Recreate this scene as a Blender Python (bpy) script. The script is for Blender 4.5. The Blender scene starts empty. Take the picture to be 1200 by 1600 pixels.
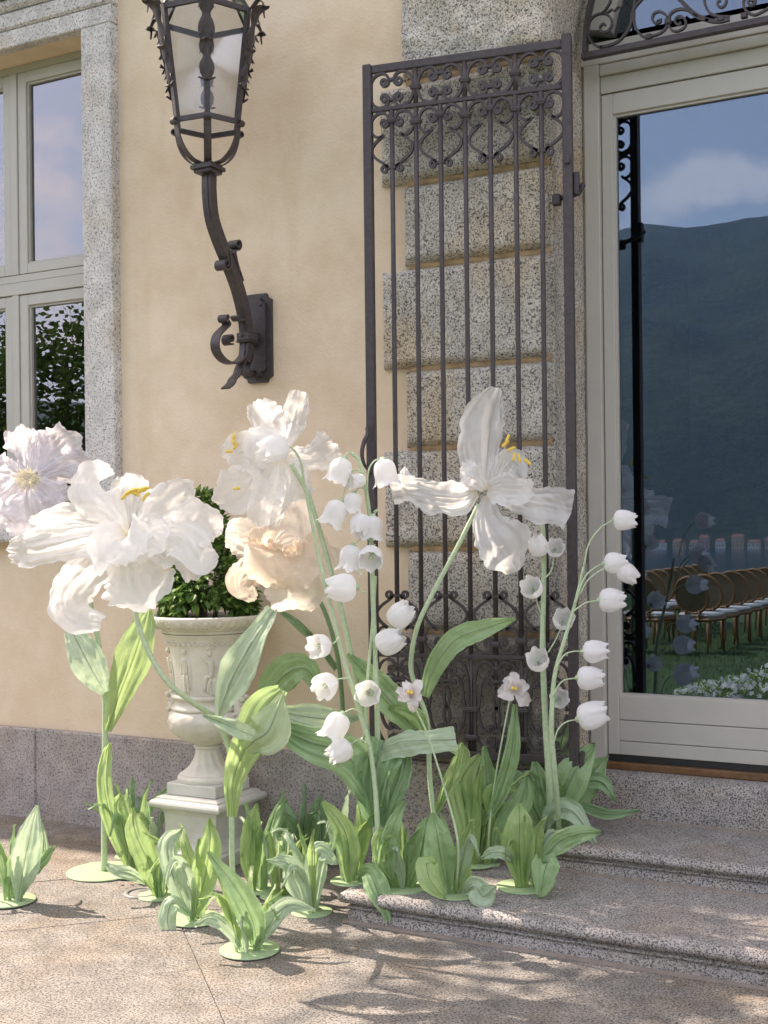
import bpy, math, random
from mathutils import Vector, Matrix, noise
R = math.radians
rnd = random.Random(7)
C = bpy.context.scene.collection
scene = bpy.context.scene

# ------------------------------------------------------------------ camera
PHI = R(27.8); FPX = 1900.0; PY = 830.0; ROLL = 0.011; CAMH = 1.6
FW = Vector((-math.sin(PHI), math.cos(PHI), 0)); RT = Vector((math.cos(PHI), math.sin(PHI), 0)); UP = Vector((0, 0, 1))
CAM = Vector((0, 0, CAMH))
cd = bpy.data.cameras.new('camera'); cam = bpy.data.objects.new('camera', cd); C.objects.link(cam)
ex = (RT - UP * ROLL).normalized(); ey = (UP + RT * ROLL).normalized(); ez = -FW
cam.matrix_world = Matrix(((ex.x, ey.x, ez.x, CAM.x), (ex.y, ey.y, ez.y, CAM.y), (ex.z, ey.z, ez.z, CAM.z), (0, 0, 0, 1)))
cd.sensor_fit = 'VERTICAL'; cd.sensor_height = 24.0; cd.lens = 24.0 * FPX / 1600.0
cd.shift_y = (PY - 800) / 1600.0; cd.clip_start = 0.05; cd.clip_end = 20000
scene.camera = cam

# ------------------------------------------------------------------ light
SUN_EL = R(48); SUN_BEHIND = 0.035
sdir = Vector((-math.cos(SUN_EL), SUN_BEHIND * math.cos(SUN_EL), math.sin(SUN_EL))).normalized()
w = bpy.data.worlds.new('World'); scene.world = w; w.use_nodes = True
nt = w.node_tree; nt.nodes.clear()
N = nt.nodes.new; L = nt.links.new
sky = N('ShaderNodeTexSky'); sky.sky_type = 'NISHITA'; sky.sun_disc = False
sky.sun_elevation = SUN_EL; sky.sun_rotation = R(-88); sky.altitude = 250
sky.dust_density = 1.6; sky.air_density = 1.0
tc = N('ShaderNodeTexCoord'); mp = N('ShaderNodeMapping'); mp.inputs['Scale'].default_value = (1, 1, 1.7); mp.inputs['Location'].default_value = (0.37, 0.0, 0.12)
nz = N('ShaderNodeTexNoise'); nz.inputs['Scale'].default_value = 5.0; nz.inputs['Detail'].default_value = 9; nz.inputs['Roughness'].default_value = 0.55
rp = N('ShaderNodeValToRGB'); rp.color_ramp.elements[0].position = 0.545; rp.color_ramp.elements[1].position = 0.63
rp.color_ramp.elements[0].color = (0, 0, 0, 1); rp.color_ramp.elements[1].color = (1, 1, 1, 1)
mix = N('ShaderNodeMix'); mix.data_type = 'RGBA'
mix.inputs[7].default_value = (6.2, 6.0, 6.1, 1)
bg = N('ShaderNodeBackground'); bg.inputs['Strength'].default_value = 0.15
out = N('ShaderNodeOutputWorld')
L(tc.outputs['Generated'], mp.inputs['Vector']); L(mp.outputs[0], nz.inputs['Vector']); L(nz.outputs['Fac'], rp.inputs[0])
ml = N('ShaderNodeMath'); ml.operation = 'MULTIPLY'; ml.inputs[1].default_value = 0.85
L(rp.outputs[0], ml.inputs[0]); sx = N('ShaderNodeSeparateXYZ'); mr = N('ShaderNodeMapRange'); mr.inputs['From Min'].default_value = .255; mr.inputs['From Max'].default_value = .32; mr.inputs['To Min'].default_value = .07; mr.inputs['To Max'].default_value = -.16; ab = N('ShaderNodeMath'); ab.operation = 'ADD'; L(tc.outputs['Generated'], sx.inputs[0]); L(sx.outputs['Z'], mr.inputs[0]); L(nz.outputs['Fac'], ab.inputs[0]); L(mr.outputs[0], ab.inputs[1]); L(ab.outputs[0], rp.inputs[0]); L(ml.outputs[0], mix.inputs[0])
veil = N('ShaderNodeMix'); veil.data_type = 'RGBA'; veil.inputs[0].default_value = .30; veil.inputs[7].default_value = (5.2, 5.0, 4.9, 1); L(sky.outputs[0], veil.inputs[6]); L(veil.outputs[2], mix.inputs[6]); L(mix.outputs[2], bg.inputs['Color']); L(bg.outputs[0], out.inputs['Surface'])
sl = bpy.data.lights.new('sun', 'SUN'); so = bpy.data.objects.new('sun', sl); C.objects.link(so)
sl.energy = 2.9; sl.angle = R(0.45); sl.color = (1.0, 0.975, 0.95)
so.rotation_euler = sdir.to_track_quat('Z', 'Y').to_euler(); so.location = (-8, 6, 12)
scene.view_settings.view_transform = 'Standard'; scene.view_settings.look = 'None'
try:
    scene.view_settings.use_white_balance = True; scene.view_settings.white_balance_temperature = 8000; scene.view_settings.white_balance_tint = 17
except Exception: pass
scene.view_settings.exposure = 1.82; scene.view_settings.gamma = 1.0
try: scene.view_settings.use_curve_mapping = False
except Exception: pass
scene.cycles.max_bounces = 7; scene.cycles.diffuse_bounces = 4; scene.cycles.glossy_bounces = 4
scene.cycles.transmission_bounces = 6; scene.cycles.transparent_max_bounces = 10
scene.cycles.caustics_reflective = False; scene.cycles.caustics_refractive = False
scene.cycles.sample_clamp_indirect = 6.0

# ------------------------------------------------------------------ geometry helpers
def ray(px, py):
    u = (px - 600) / FPX; v = (PY - py) / FPX
    u0 = u + ROLL * v; v0 = v - ROLL * u
    return FW + RT * u0 + UP * v0
def at(px, py, D): return CAM + ray(px, py) * D
def onY(px, py, Y): d = ray(px, py); return CAM + d * (Y / d.y)
def onX(px, py, X): d = ray(px, py); return CAM + d * (X / d.x)
def onZ(px, py, z): d = ray(px, py); return CAM + d * ((z - CAMH) / d.z)
def depth(p): return (Vector(p) - CAM).dot(FW)
def V(*a): return Vector(a)

class MB:
    def __init__(s): s.v = []; s.f = []; s.sm = []
    def add(s, vs, fs, smooth=False):
        o = len(s.v); s.v += [tuple(p) for p in vs]
        s.f += [tuple(i + o for i in f) for f in fs]; s.sm += [smooth] * len(fs); return s
    def box(s, a, b):
        x0, y0, z0 = a; x1, y1, z1 = b
        return s.add([(x0,y0,z0),(x1,y0,z0),(x1,y1,z0),(x0,y1,z0),(x0,y0,z1),(x1,y0,z1),(x1,y1,z1),(x0,y1,z1)],
            [(0,3,2,1),(4,5,6,7),(0,1,5,4),(1,2,6,5),(2,3,7,6),(3,0,4,7)])
    def bevbox(s, a, b, r=0.01):
        x0,y0,z0 = a; x1,y1,z1 = b; r = min(r, (x1-x0)*.45, (y1-y0)*.45, (z1-z0)*.45)
        vs = []; fs = []; idx = {}
        for iz, (z, k) in enumerate(((z0, r), (z0+r, 0), (z1-r, 0), (z1, r))):
            ring = [(x0+k+r*(k==0), y0+k),(x1-k-r*(k==0), y0+k),(x1-k, y0+k+r*(k==0)),(x1-k, y1-k-r*(k==0)),(x1-k-r*(k==0), y1-k),(x0+k+r*(k==0), y1-k),(x0+k, y1-k-r*(k==0)),(x0+k, y0+k+r*(k==0))]
            vs += [(x, y, z) for x, y in ring]
        for i in range(3):
            for j in range(8):
                fs.append((i*8+j, i*8+(j+1)%8, i*8+8+(j+1)%8, i*8+8+j))
        fs.append(tuple(range(7,-1,-1))); fs.append(tuple(24+i for i in range(8)))
        return s.add(vs, fs)
    def tube(s, pts, r, n=8, cap=True, flat=1.0):
        pts = [Vector(p) for p in pts]; m = len(pts)
        if not isinstance(r, (list, tuple)): r = [r]*m
        vs = []; T0 = None; nr = None
        for i, p in enumerate(pts):
            T = (pts[min(i+1, m-1)] - pts[max(i-1, 0)])
            if T.length < 1e-9: T = T0 or V(0,0,1)
            T = T.normalized()
            if nr is None:
                a = V(0,0,1) if abs(T.z) < .9 else V(1,0,0)
                nr = T.cross(a).normalized()
            else:
                nr = (nr - T*nr.dot(T)); nr = nr.normalized() if nr.length > 1e-6 else T.orthogonal().normalized()
            b = T.cross(nr)
            for j in range(n):
                a = 2*math.pi*j/n
                vs.append(p + (nr*math.cos(a) + b*math.sin(a)*flat)*r[i])
            T0 = T
        fs = [(i*n+j, i*n+(j+1)%n, (i+1)*n+(j+1)%n, (i+1)*n+j) for i in range(m-1) for j in range(n)]
        if cap: fs.append(tuple(range(n-1,-1,-1))); fs.append(tuple((m-1)*n+i for i in range(n)))
        return s.add(vs, fs, True)
    def ribbon(s, pts, wdir, wd, th):
        """rectangular bar swept along pts; wdir fixed width direction"""
        pts = [Vector(p) for p in pts]; m = len(pts); wdir = Vector(wdir).normalized()
        if not isinstance(wd, (list, tuple)): wd = [wd]*m
        if not isinstance(th, (list, tuple)): th = [th]*m
        vs = []
        for i, p in enumerate(pts):
            T = (pts[min(i+1, m-1)] - pts[max(i-1, 0)]).normalized()
            nn = T.cross(wdir).normalized()
            a = wdir*wd[i]/2; b = nn*th[i]/2
            vs += [p-a-b, p+a-b, p+a+b, p-a+b]
        fs = [(i*4+j, i*4+(j+1)%4, (i+1)*4+(j+1)%4, (i+1)*4+j) for i in range(m-1) for j in range(4)]
        fs += [(3,2,1,0), tuple((m-1)*4+i for i in range(4))]
        return s.add(vs, fs)
    def lathe(s, c, prof, n=40, fn=None):
        vs = []
        for r, z in prof:
            for j in range(n):
                a = 2*math.pi*j/n; rr = r + (fn(a, z, r) if fn else 0)
                vs.append((c[0]+rr*math.cos(a), c[1]+rr*math.sin(a), c[2]+z))
        m = len(prof)
        fs = [(i*n+j, i*n+(j+1)%n, (i+1)*n+(j+1)%n, (i+1)*n+j) for i in range(m-1) for j in range(n)]
        return s.add(vs, fs, True)
    def blob(s, c, rx, ry, rz, n=8, m=6):
        vs = []; c = Vector(c)
        for i in range(m+1):
            t = math.pi*i/m
            for j in range(n):
                a = 2*math.pi*j/n
                vs.append((c.x+rx*math.sin(t)*math.cos(a), c.y+ry*math.sin(t)*math.sin(a), c.z+rz*math.cos(t)))
        fs = [(i*n+j, i*n+(j+1)%n, (i+1)*n+(j+1)%n, (i+1)*n+j) for i in range(m) for j in range(n)]
        return s.add(vs, fs, True)
    def mesh(s, name, mat):
        me = bpy.data.meshes.new(name); me.from_pydata(s.v, [], s.f)
        me.polygons.foreach_set('use_smooth', s.sm); me.materials.append(mat); me.update(); return me

def wloc(o):
    l = Vector((0, 0, 0))
    while o is not None: l += o.location; o = o.parent
    return l
def part(name, mb, mat, parent=None, label=None, loc=None, kind=None, local=False):
    """verts in world space (unless local) -> object whose origin sits at loc / parent"""
    pl = wloc(parent) if parent is not None else Vector((0,0,0))
    if local: off = Vector((0,0,0)); ol = Vector(loc) if loc else Vector((0,0,0))
    else:
        base = Vector(loc) if loc else pl.copy(); off = base; ol = base - pl
    if off.length > 0: mb.v = [(a-off.x, b-off.y, c-off.z) for a, b, c in mb.v]
    o = bpy.data.objects.new(name, mb.mesh(name, mat)); C.objects.link(o); o.location = ol
    if parent is not None: o.parent = parent
    if label: o['label'] = label
    if kind: o['kind'] = kind
    return o
def thing(name, label, cat, loc, group=None):
    o = bpy.data.objects.new(name, None); C.objects.link(o); o.location = loc; o.empty_display_size = .1
    o['label'] = label; o['category'] = cat
    if group: o['group'] = group
    return o
def tag(o, label, cat, group=None):
    o['label'] = label; o['category'] = cat
    if group: o['group'] = group
    return o
def inst(src, name, loc, parent, rot=None, scale=None):
    o = bpy.data.objects.new(name, src.data); C.objects.link(o); o.location = loc; o.parent = parent
    if rot: o.rotation_euler = rot
    if scale: o.scale = scale
    return o
def cr(pts, n):
    """Catmull-Rom through list of tuples/vectors of any dimension, n samples"""
    pts = [list(p) for p in pts]; k = len(pts); out = []
    P = [[2*a-b for a, b in zip(pts[0], pts[1])]] + pts + [[2*a-b for a, b in zip(pts[-1], pts[-2])]]
    for i in range(n):
        t = (k-1)*i/(n-1); j = min(int(t), k-2); t -= j
        p0, p1, p2, p3 = P[j], P[j+1], P[j+2], P[j+3]
        out.append([.5*((2*b)+(-a+c)*t+(2*a-5*b+4*c-d)*t*t+(-a+3*b-3*c+d)*t**3) for a, b, c, d in zip(p0, p1, p2, p3)])
    return out

# ------------------------------------------------------------------ materials
def newmat(name):
    m = bpy.data.materials.new(name); m.use_nodes = True; t = m.node_tree; t.nodes.clear()
    o = t.nodes.new('ShaderNodeOutputMaterial'); b = t.nodes.new('ShaderNodeBsdfPrincipled')
    t.links.new(b.outputs[0], o.inputs[0]); return m, t, b, o
def ramp(t, stops, interp='LINEAR'):
    r = t.nodes.new('ShaderNodeValToRGB'); e = r.color_ramp.elements; r.color_ramp.interpolation = interp
    while len(e) < len(stops): e.new(.5)
    for el, (p, c) in zip(e, stops): el.position = p; el.color = (*c, 1) if len(c) == 3 else c
    return r
def noise_n(t, scale, detail=3, rough=.5, vec=None, dist=0):
    n = t.nodes.new('ShaderNodeTexNoise'); n.inputs['Scale'].default_value = scale; n.inputs['Detail'].default_value = detail
    n.inputs['Roughness'].default_value = rough; n.inputs['Distortion'].default_value = dist
    if vec: t.links.new(vec, n.inputs['Vector'])
    return n
def geo(t, scale=(1,1,1)):
    g = t.nodes.new('ShaderNodeNewGeometry'); m = t.nodes.new('ShaderNodeMapping'); m.inputs['Scale'].default_value = scale
    t.links.new(g.outputs['Position'], m.inputs['Vector']); return m.outputs[0]
def mixc(t, fac, a, b, mode='MIX'):
    m = t.nodes.new('ShaderNodeMix'); m.data_type = 'RGBA'; m.blend_type = mode
    for s, i in ((fac, 0), (a, 6), (b, 7)):
        if isinstance(s, (int, float)): m.inputs[i].default_value = s
        elif isinstance(s, tuple): m.inputs[i].default_value = (*s, 1)
        else: t.links.new(s, m.inputs[i])
    return m.outputs[2]
def bump(t, b, h, strength, dist):
    n = t.nodes.new('ShaderNodeBump'); n.inputs['Strength'].default_value = strength; n.inputs['Distance'].default_value = dist
    t.links.new(h, n.inputs['Height']); t.links.new(n.outputs[0], b.inputs['Normal']); return n

def granite(name, light, mid, dark, warm, warm_amt=.35, rough=.75, bs=.5, scale=1.0, wscale=2.2, mottle=.3, spk=0.0):
    m, t, b, o = newmat(name); v = geo(t)
    n1 = noise_n(t, 95*scale, 4, .68, v); n2 = noise_n(t, 130*scale, 2, .6, v); n3 = noise_n(t, wscale, 5, .6, v, .4); n4 = noise_n(t, 8, 4, .6, v)
    r1 = ramp(t, [(.33+spk, dark), (.42+spk, mid), (.50+spk*.6, light), (.60, light), (.70, mid)])
    t.links.new(n1.outputs['Fac'], r1.inputs[0])
    r2 = ramp(t, [(.33+spk, (1,1,1)), (.40+spk, (0,0,0))]); t.links.new(n2.outputs['Fac'], r2.inputs[0])
    c = mixc(t, r2.outputs[0], r1.outputs[0], dark)
    r3 = ramp(t, [(.48, (0,0,0)), (.68, (1,1,1))]); t.links.new(n3.outputs['Fac'], r3.inputs[0])
    mm = t.nodes.new('ShaderNodeMath'); mm.operation = 'MULTIPLY'; mm.inputs[1].default_value = warm_amt; t.links.new(r3.outputs[0], mm.inputs[0])
    c = mixc(t, mm.outputs[0], c, warm, 'MULTIPLY')
    r4 = ramp(t, [(.3, (1-mottle,)*3), (.7, (1.0,)*3)]); t.links.new(n4.outputs['Fac'], r4.inputs[0])
    c = mixc(t, 1.0, c, r4.outputs[0], 'MULTIPLY')
    t.links.new(c, b.inputs['Base Color']); b.inputs['Roughness'].default_value = rough
    ad = t.nodes.new('ShaderNodeMath'); ad.operation = 'ADD'; t.links.new(n1.outputs['Fac'], ad.inputs[0]); t.links.new(n4.outputs['Fac'], ad.inputs[1])
    bump(t, b, ad.outputs[0], bs, .006)
    return m
M = {}
M['granite_frame'] = granite('granite_frame', (.74,.715,.69), (.48,.46,.445), (.13,.127,.128), (1,.83,.62), .5, bs=.5, scale=.85)
M['granite_block'] = granite('granite_block', (.74,.69,.61), (.48,.45,.40), (.07,.067,.068), (1,.82,.58), .75, bs=1.0, wscale=1.8, scale=1.0, spk=.03)
M['granite_plinth'] = granite('granite_plinth', (.46,.41,.385), (.27,.245,.235), (.065,.06,.063), (1,.85,.72), .6, bs=.5, scale=.85)
M['granite_step'] = granite('granite_step', (.50,.46,.43), (.28,.26,.245), (.05,.048,.052), (1,.84,.66), .7, bs=.6, scale=1.35, spk=.04)
M['granite_dark'] = granite('granite_dark', (.48,.43,.375), (.25,.225,.20), (.045,.042,.041), (1,.85,.68), .6, bs=.9)
M['granite_pave'] = granite('granite_pave', (.36,.33,.293), (.195,.178,.16), (.038,.035,.033), (1,.80,.58), .8, bs=.45, wscale=1.3, mottle=.45, spk=.035, scale=1.15)

def plaster():
    m, t, b, o = newmat('plaster'); v = geo(t)
    a = noise_n(t, .9, 6, .6, v, .3); d = noise_n(t, 4.5, 6, .65, v); f = noise_n(t, 60, 3, .6, v)
    sv = geo(t, (3.5, 1, .35)); st = noise_n(t, 1.0, 5, .6, sv)
    r = ramp(t, [(.3, (.71,.56,.41)), (.5, (.77,.63,.475)), (.7, (.81,.685,.54))]); t.links.new(a.outputs['Fac'], r.inputs[0])
    r2 = ramp(t, [(.35, (.90,.86,.80)), (.6, (1,1,1))]); t.links.new(d.outputs['Fac'], r2.inputs[0])
    c = mixc(t, .8, r.outputs[0], r2.outputs[0], 'MULTIPLY')
    r3 = ramp(t, [(.58, (0,0,0)), (.75, (1,1,1))]); t.links.new(st.outputs['Fac'], r3.inputs[0])
    mm = t.nodes.new('ShaderNodeMath'); mm.operation = 'MULTIPLY'; mm.inputs[1].default_value = .36; t.links.new(r3.outputs[0], mm.inputs[0])
    c = mixc(t, mm.outputs[0], c, (.60,.42,.24))
    t.links.new(c, b.inputs['Base Color']); b.inputs['Roughness'].default_value = .9
    ad = t.nodes.new('ShaderNodeMath'); ad.operation = 'ADD'; t.links.new(d.outputs['Fac'], ad.inputs[0]); t.links.new(f.outputs['Fac'], ad.inputs[1])
    bump(t, b, ad.outputs[0], .4, .007); return m
M['plaster'] = plaster()

def simple(name, col, rough=.5, var=.1, scale=20, bs=0, metal=0, bd=.003):
    m, t, b, o = newmat(name); v = geo(t); n = noise_n(t, scale, 4, .6, v)
    r = ramp(t, [(.3, tuple(c*(1-var) for c in col)), (.7, tuple(min(1, c*(1+var)) for c in col))]); t.links.new(n.outputs['Fac'], r.inputs[0])
    t.links.new(r.outputs[0], b.inputs['Base Color']); b.inputs['Roughness'].default_value = rough; b.inputs['Metallic'].default_value = metal
    if bs: bump(t, b, n.outputs['Fac'], bs, bd)
    return m
M['iron'] = simple('wrought_iron', (.050,.039,.042), .5, .28, 45, .5, 0, .002)
M['iron_black'] = simple('black_iron', (.02,.02,.022), .5, .2, 40, .3)
M['frame'] = simple('painted_frame', (.47,.455,.415), .45, .04, 6)
M['wood'] = simple('threshold_wood', (.16,.08,.035), .45, .3, 30)
M['rust'] = simple('joint_stain', (.46,.31,.175), .9, .35, 12, .6)
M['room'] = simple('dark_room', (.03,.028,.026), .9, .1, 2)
M['marble'] = simple('weathered_marble', (.66,.62,.545), .65, .12, 9, .35, 0, .004)
M['marble2'] = simple('pedestal_marble', (.60,.585,.54), .7, .12, 6, .25, 0, .003)
M['disc'] = simple('painted_disc', (.33,.45,.25), .6, .08, 30, .2)
M['disc_dark'] = simple('dark_disc', (.06,.11,.06), .6, .1, 30)
M['bark'] = simple('bark', (.10,.065,.045), .8, .3, 40, .5)
M['soil'] = simple('soil', (.05,.035,.025), .95, .3, 60, .8)
M['drain'] = simple('drain_metal', (.22,.21,.2), .5, .15, 30, .2)
M['anther'] = simple('anther_yellow', (.80,.56,.10), .7, .15, 150, .5)
M['twine'] = simple('pale_wire', (.7,.68,.62), .5, .05, 50)
M['soilleaf'] = simple('dry_leaf', (.30,.13,.05), .8, .3, 60)

def paper(name, col, trans=.45, var=.06, rough=.6, edge=None, fibre=1.0, see=0.0, streak=0.0, dark=None, vein=False, spec=.3):
    m, t, b, o = newmat(name)
    tcn = t.nodes.new('ShaderNodeTexCoord'); mpn = t.nodes.new('ShaderNodeMapping'); mpn.inputs['Scale'].default_value = (34, 1.6, 1)
    t.links.new(tcn.outputs['UV'], mpn.inputs[0])
    oi = t.nodes.new('ShaderNodeObjectInfo'); va = t.nodes.new('ShaderNodeVectorMath'); va.operation = 'ADD'
    t.links.new(mpn.outputs[0], va.inputs[0]); sc_ = t.nodes.new('ShaderNodeMath'); sc_.operation = 'MULTIPLY'; sc_.inputs[1].default_value = 40
    t.links.new(oi.outputs['Random'], sc_.inputs[0]); t.links.new(sc_.outputs[0], va.inputs[1])
    n = noise_n(t, 1.0, 4, .6, va.outputs[0], .5); g = noise_n(t, 26, 5, .6, geo(t), .5)
    rd = noise_n(t, 13, 5, .55, geo(t), 1.0); rd.noise_type = 'RIDGED_MULTIFRACTAL'
    mx = t.nodes.new('ShaderNodeMix'); mx.inputs[0].default_value = streak; t.links.new(g.outputs['Fac'], mx.inputs[2]); t.links.new(n.outputs['Fac'], mx.inputs[3])
    r = ramp(t, [(.32, dark or tuple(c*(1-var) for c in col)), (.68, tuple(min(.95, c*(1+var*.6)) for c in col))]); t.links.new(mx.outputs[0], r.inputs[0])
    c = r.outputs[0]
    if edge:
        sp = t.nodes.new('ShaderNodeSeparateXYZ'); t.links.new(tcn.outputs['UV'], sp.inputs[0])
        rr = ramp(t, [(0, (1,1,1)), (edge[1], (0,0,0))]); t.links.new(sp.outputs['Y'], rr.inputs[0])
        c = mixc(t, rr.outputs[0], c, edge[0])
    if vein:
        sp = t.nodes.new('ShaderNodeSeparateXYZ'); t.links.new(tcn.outputs['UV'], sp.inputs[0])
        rr = ramp(t, [(0, (0,0,0)), (.47, (0,0,0)), (.492, (.75,.75,.75)), (.508, (.75,.75,.75)), (.53, (0,0,0))]); t.links.new(sp.outputs['X'], rr.inputs[0])
        c = mixc(t, rr.outputs[0], c, tuple(k*.30 for k in col))
    t.links.new(c, b.inputs['Base Color']); b.inputs['Roughness'].default_value = rough
    b.inputs['Specular IOR Level'].default_value = spec
    s1 = t.nodes.new('ShaderNodeMath'); s1.operation = 'MULTIPLY'; s1.inputs[1].default_value = .07+streak*.5; t.links.new(n.outputs['Fac'], s1.inputs[0])
    s2 = t.nodes.new('ShaderNodeMath'); s2.operation = 'MULTIPLY'; s2.inputs[1].default_value = .38; t.links.new(rd.outputs['Fac'], s2.inputs[0])
    ad = t.nodes.new('ShaderNodeMath'); ad.operation = 'ADD'; t.links.new(s1.outputs[0], ad.inputs[0]); t.links.new(s2.outputs[0], ad.inputs[1])
    bp = bump(t, b, ad.outputs[0], .6*fibre, .022)
    tr = t.nodes.new('ShaderNodeBsdfTranslucent'); t.links.new(c, tr.inputs['Color']); t.links.new(bp.outputs[0], tr.inputs['Normal'])
    ms = t.nodes.new('ShaderNodeMixShader'); ms.inputs[0].default_value = trans
    t.links.new(b.outputs[0], ms.inputs[1]); t.links.new(tr.outputs[0], ms.inputs[2]); fin = ms.outputs[0]
    if see:
        tp = t.nodes.new('ShaderNodeBsdfTransparent'); m2 = t.nodes.new('ShaderNodeMixShader'); m2.inputs[0].default_value = see
        t.links.new(fin, m2.inputs[1]); t.links.new(tp.outputs[0], m2.inputs[2]); fin = m2.outputs[0]
    t.links.new(fin, o.inputs[0])
    return m
M['white'] = paper('white_paper', (.95,.94,.93), .58, rough=.85, spec=.12, var=.02, edge=((.90,.84,.70), .14), see=.15)
M['lav'] = paper('lavender_paper', (.88,.86,.91), .55, rough=.85, spec=.12, var=.04, see=.15, streak=.6)
M['peach'] = paper('peach_paper', (.94,.81,.68), .58, rough=.85, spec=.12, var=.05, see=.06)
M['peachp'] = paper('pale_peach_paper', (.95,.87,.79), .58, rough=.85, spec=.12, var=.04, see=.08)
M['bell'] = paper('bell_paper', (.95,.94,.94), .5, rough=.85, spec=.12, var=.03, fibre=.8)
M['pink'] = paper('pale_pink_paper', (.91,.85,.84), .42, rough=.85, spec=.12)
LK = dict(rough=.36, streak=.55, vein=True, spec=.9)
M['leaf'] = paper('leaf_paper', (.43,.62,.33), .42, dark=(.27,.45,.19), **LK)
M['leafy'] = paper('leaf_paper_yellow', (.52,.68,.32), .46, dark=(.36,.54,.20), **LK)
M['leafd'] = paper('leaf_paper_dark', (.35,.53,.30), .38, dark=(.23,.40,.19), **LK)
M['mint'] = paper('leaf_paper_mint', (.60,.73,.54), .42, dark=(.44,.60,.39), **LK)
M['sheer'] = paper('leaf_paper_pale', (.60,.70,.46), .45, dark=(.47,.60,.36), see=.05, **LK)
M['stem'] = simple('stem_wrap', (.44,.56,.36), .55, .12, 60, .4)
M['stemd'] = simple('stem_wrap_dark', (.22,.36,.20), .55, .15, 60, .4)
M['crown'] = paper('shrub_leaf', (.10,.21,.05), .3, var=.4, rough=.4, fibre=.3)
M['crownl'] = paper('shrub_leaf_light', (.24,.38,.09), .35, var=.3, rough=.4, fibre=.3)
M['treeleaf'] = paper('tree_leaf', (.085,.15,.04), .25, var=.4, rough=.5, fibre=.3)

def glass(name, tint, refl, clear=(.5,.55,.55), rough=0.0, wav=0.0):
    m = bpy.data.materials.new(name); m.use_nodes = True; t = m.node_tree; t.nodes.clear()
    o = t.nodes.new('ShaderNodeOutputMaterial'); g = t.nodes.new('ShaderNodeBsdfGlossy'); g.inputs['Color'].default_value = (*tint, 1); g.inputs['Roughness'].default_value = rough
    tr = t.nodes.new('ShaderNodeBsdfTransparent'); tr.inputs['Color'].default_value = (*clear, 1)
    ms = t.nodes.new('ShaderNodeMixShader')
    lw = t.nodes.new('ShaderNodeFresnel'); lw.inputs['IOR'].default_value = 1.5
    ad = t.nodes.new('ShaderNodeMath'); ad.operation = 'ADD'; ad.inputs[1].default_value = refl; ad.use_clamp = True
    t.links.new(lw.outputs[0], ad.inputs[0]); t.links.new(ad.outputs[0], ms.inputs[0]); t.links.new(tr.outputs[0], ms.inputs[1]); t.links.new(g.outputs[0], ms.inputs[2])
    if wav:
        n = noise_n(t, 1.3, 2, .5, geo(t)); bp = t.nodes.new('ShaderNodeBump'); bp.inputs['Strength'].default_value = wav; bp.inputs['Distance'].default_value = .01
        t.links.new(n.outputs['Fac'], bp.inputs['Height']); t.links.new(bp.outputs[0], g.inputs['Normal'])
    t.links.new(ms.outputs[0], o.inputs[0]); return m
M['glass_door'] = glass('door_glass', (.58,.76,1.0), .14, (.35,.4,.42), 0, .04)
M['glass_win'] = glass('window_glass', (.86,.86,.95), .19, (.35,.4,.42), 0, .04)
M['glass_lamp'] = glass('lantern_glass', (.9,.92,.95), .02, (.86,.87,.88), .15)
# ------------------------------------------------------------------ setting: ground
gm = MB(); gm.add([(-60,.0,-.012),(30,.0,-.012),(30,30,-.012),(-60,30,-.012)], [(0,1,2,3)])
ground = part('ground', gm, simple('joint_sand', (.30,.245,.20), .95, .2, 40), kind='structure')
pav = bpy.data.objects.new('pavement', None); C.objects.link(pav); pav['kind'] = 'structure'
q = math.sqrt(.5)
def slab_xy(a, b): # a = x-y, b = x+y
    return ((a+b)/2, (b-a)/2)
sa, sb = .965, 1.75
for i in range(-9, 12):
    for j in range(-9, 9):
        a0 = -5.36 + i*sa; a1 = a0 + sa; b0 = .935 + j*sb; b1 = b0 + sb
        cx, cy = slab_xy((a0+a1)/2, (b0+b1)/2)
        if not (-9.2 < cx < 2.2 and .2 < cy < 5.6): continue
        g = .0018; dz = rnd.uniform(-.0012, .0012)
        pr = [slab_xy(a0+g, b0+g), slab_xy(a0+g, b1-g), slab_xy(a1-g, b1-g), slab_xy(a1-g, b0+g)]
        pi = [slab_xy(a0+g+.003, b0+g+.003), slab_xy(a0+g+.003, b1-g-.003), slab_xy(a1-g-.003, b1-g-.003), slab_xy(a1-g-.003, b0+g+.003)]
        mb = MB(); mb.add([(x,y,-.025) for x,y in pr]+[(x,y,-.003+dz) for x,y in pr]+[(x,y,dz) for x,y in pi],
            [(4,5,1,0),(5,6,2,1),(6,7,3,2),(7,4,0,3),(8,9,5,4),(9,10,6,5),(10,11,7,6),(11,8,4,7),(11,10,9,8)])
        mb.f = [f[::-1] for f in mb.f]
        part('paving_slab', mb, M['granite_pave'], pav, loc=(cx, cy, 0))

# ------------------------------------------------------------------ villa
YW = 5.18; YP = 5.14; XD0, XD1 = -1.85, .01; XC = (XD0+XD1)/2; ZS = 3.80; RA = (XD1-XD0)/2
villa = thing('villa', 'cream plastered villa facade with granite plinth, window and arched glass door', 'building', (0, 5.18, 0))
wx0, wx1, wz0, wz1 = -5.95, -4.54, 1.72, 4.36
mb = MB(); T = 5.68
def wallbox(x0, x1, z0, z1): mb.box((x0, YW, z0), (x1, T, z1))
wallbox(-24, wx0, .0, 9); wallbox(wx0, wx1, 0, wz0); wallbox(wx0, wx1, wz1, 9); wallbox(wx1, -2.30, 0, 9)
wallbox(.46, 14, 0, 9); wallbox(-2.30, .46, 5.6, 9)
part('plaster_wall', mb, M['plaster'], villa)
mb = MB(); mb.bevbox((-24, 4.99, 9.0), (14, 6.6, 9.25), .03); mb.bevbox((-24, 5.09, 8.86), (14, 5.3, 9.0), .03)
part('cornice', mb, M['granite_frame'], villa)
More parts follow.
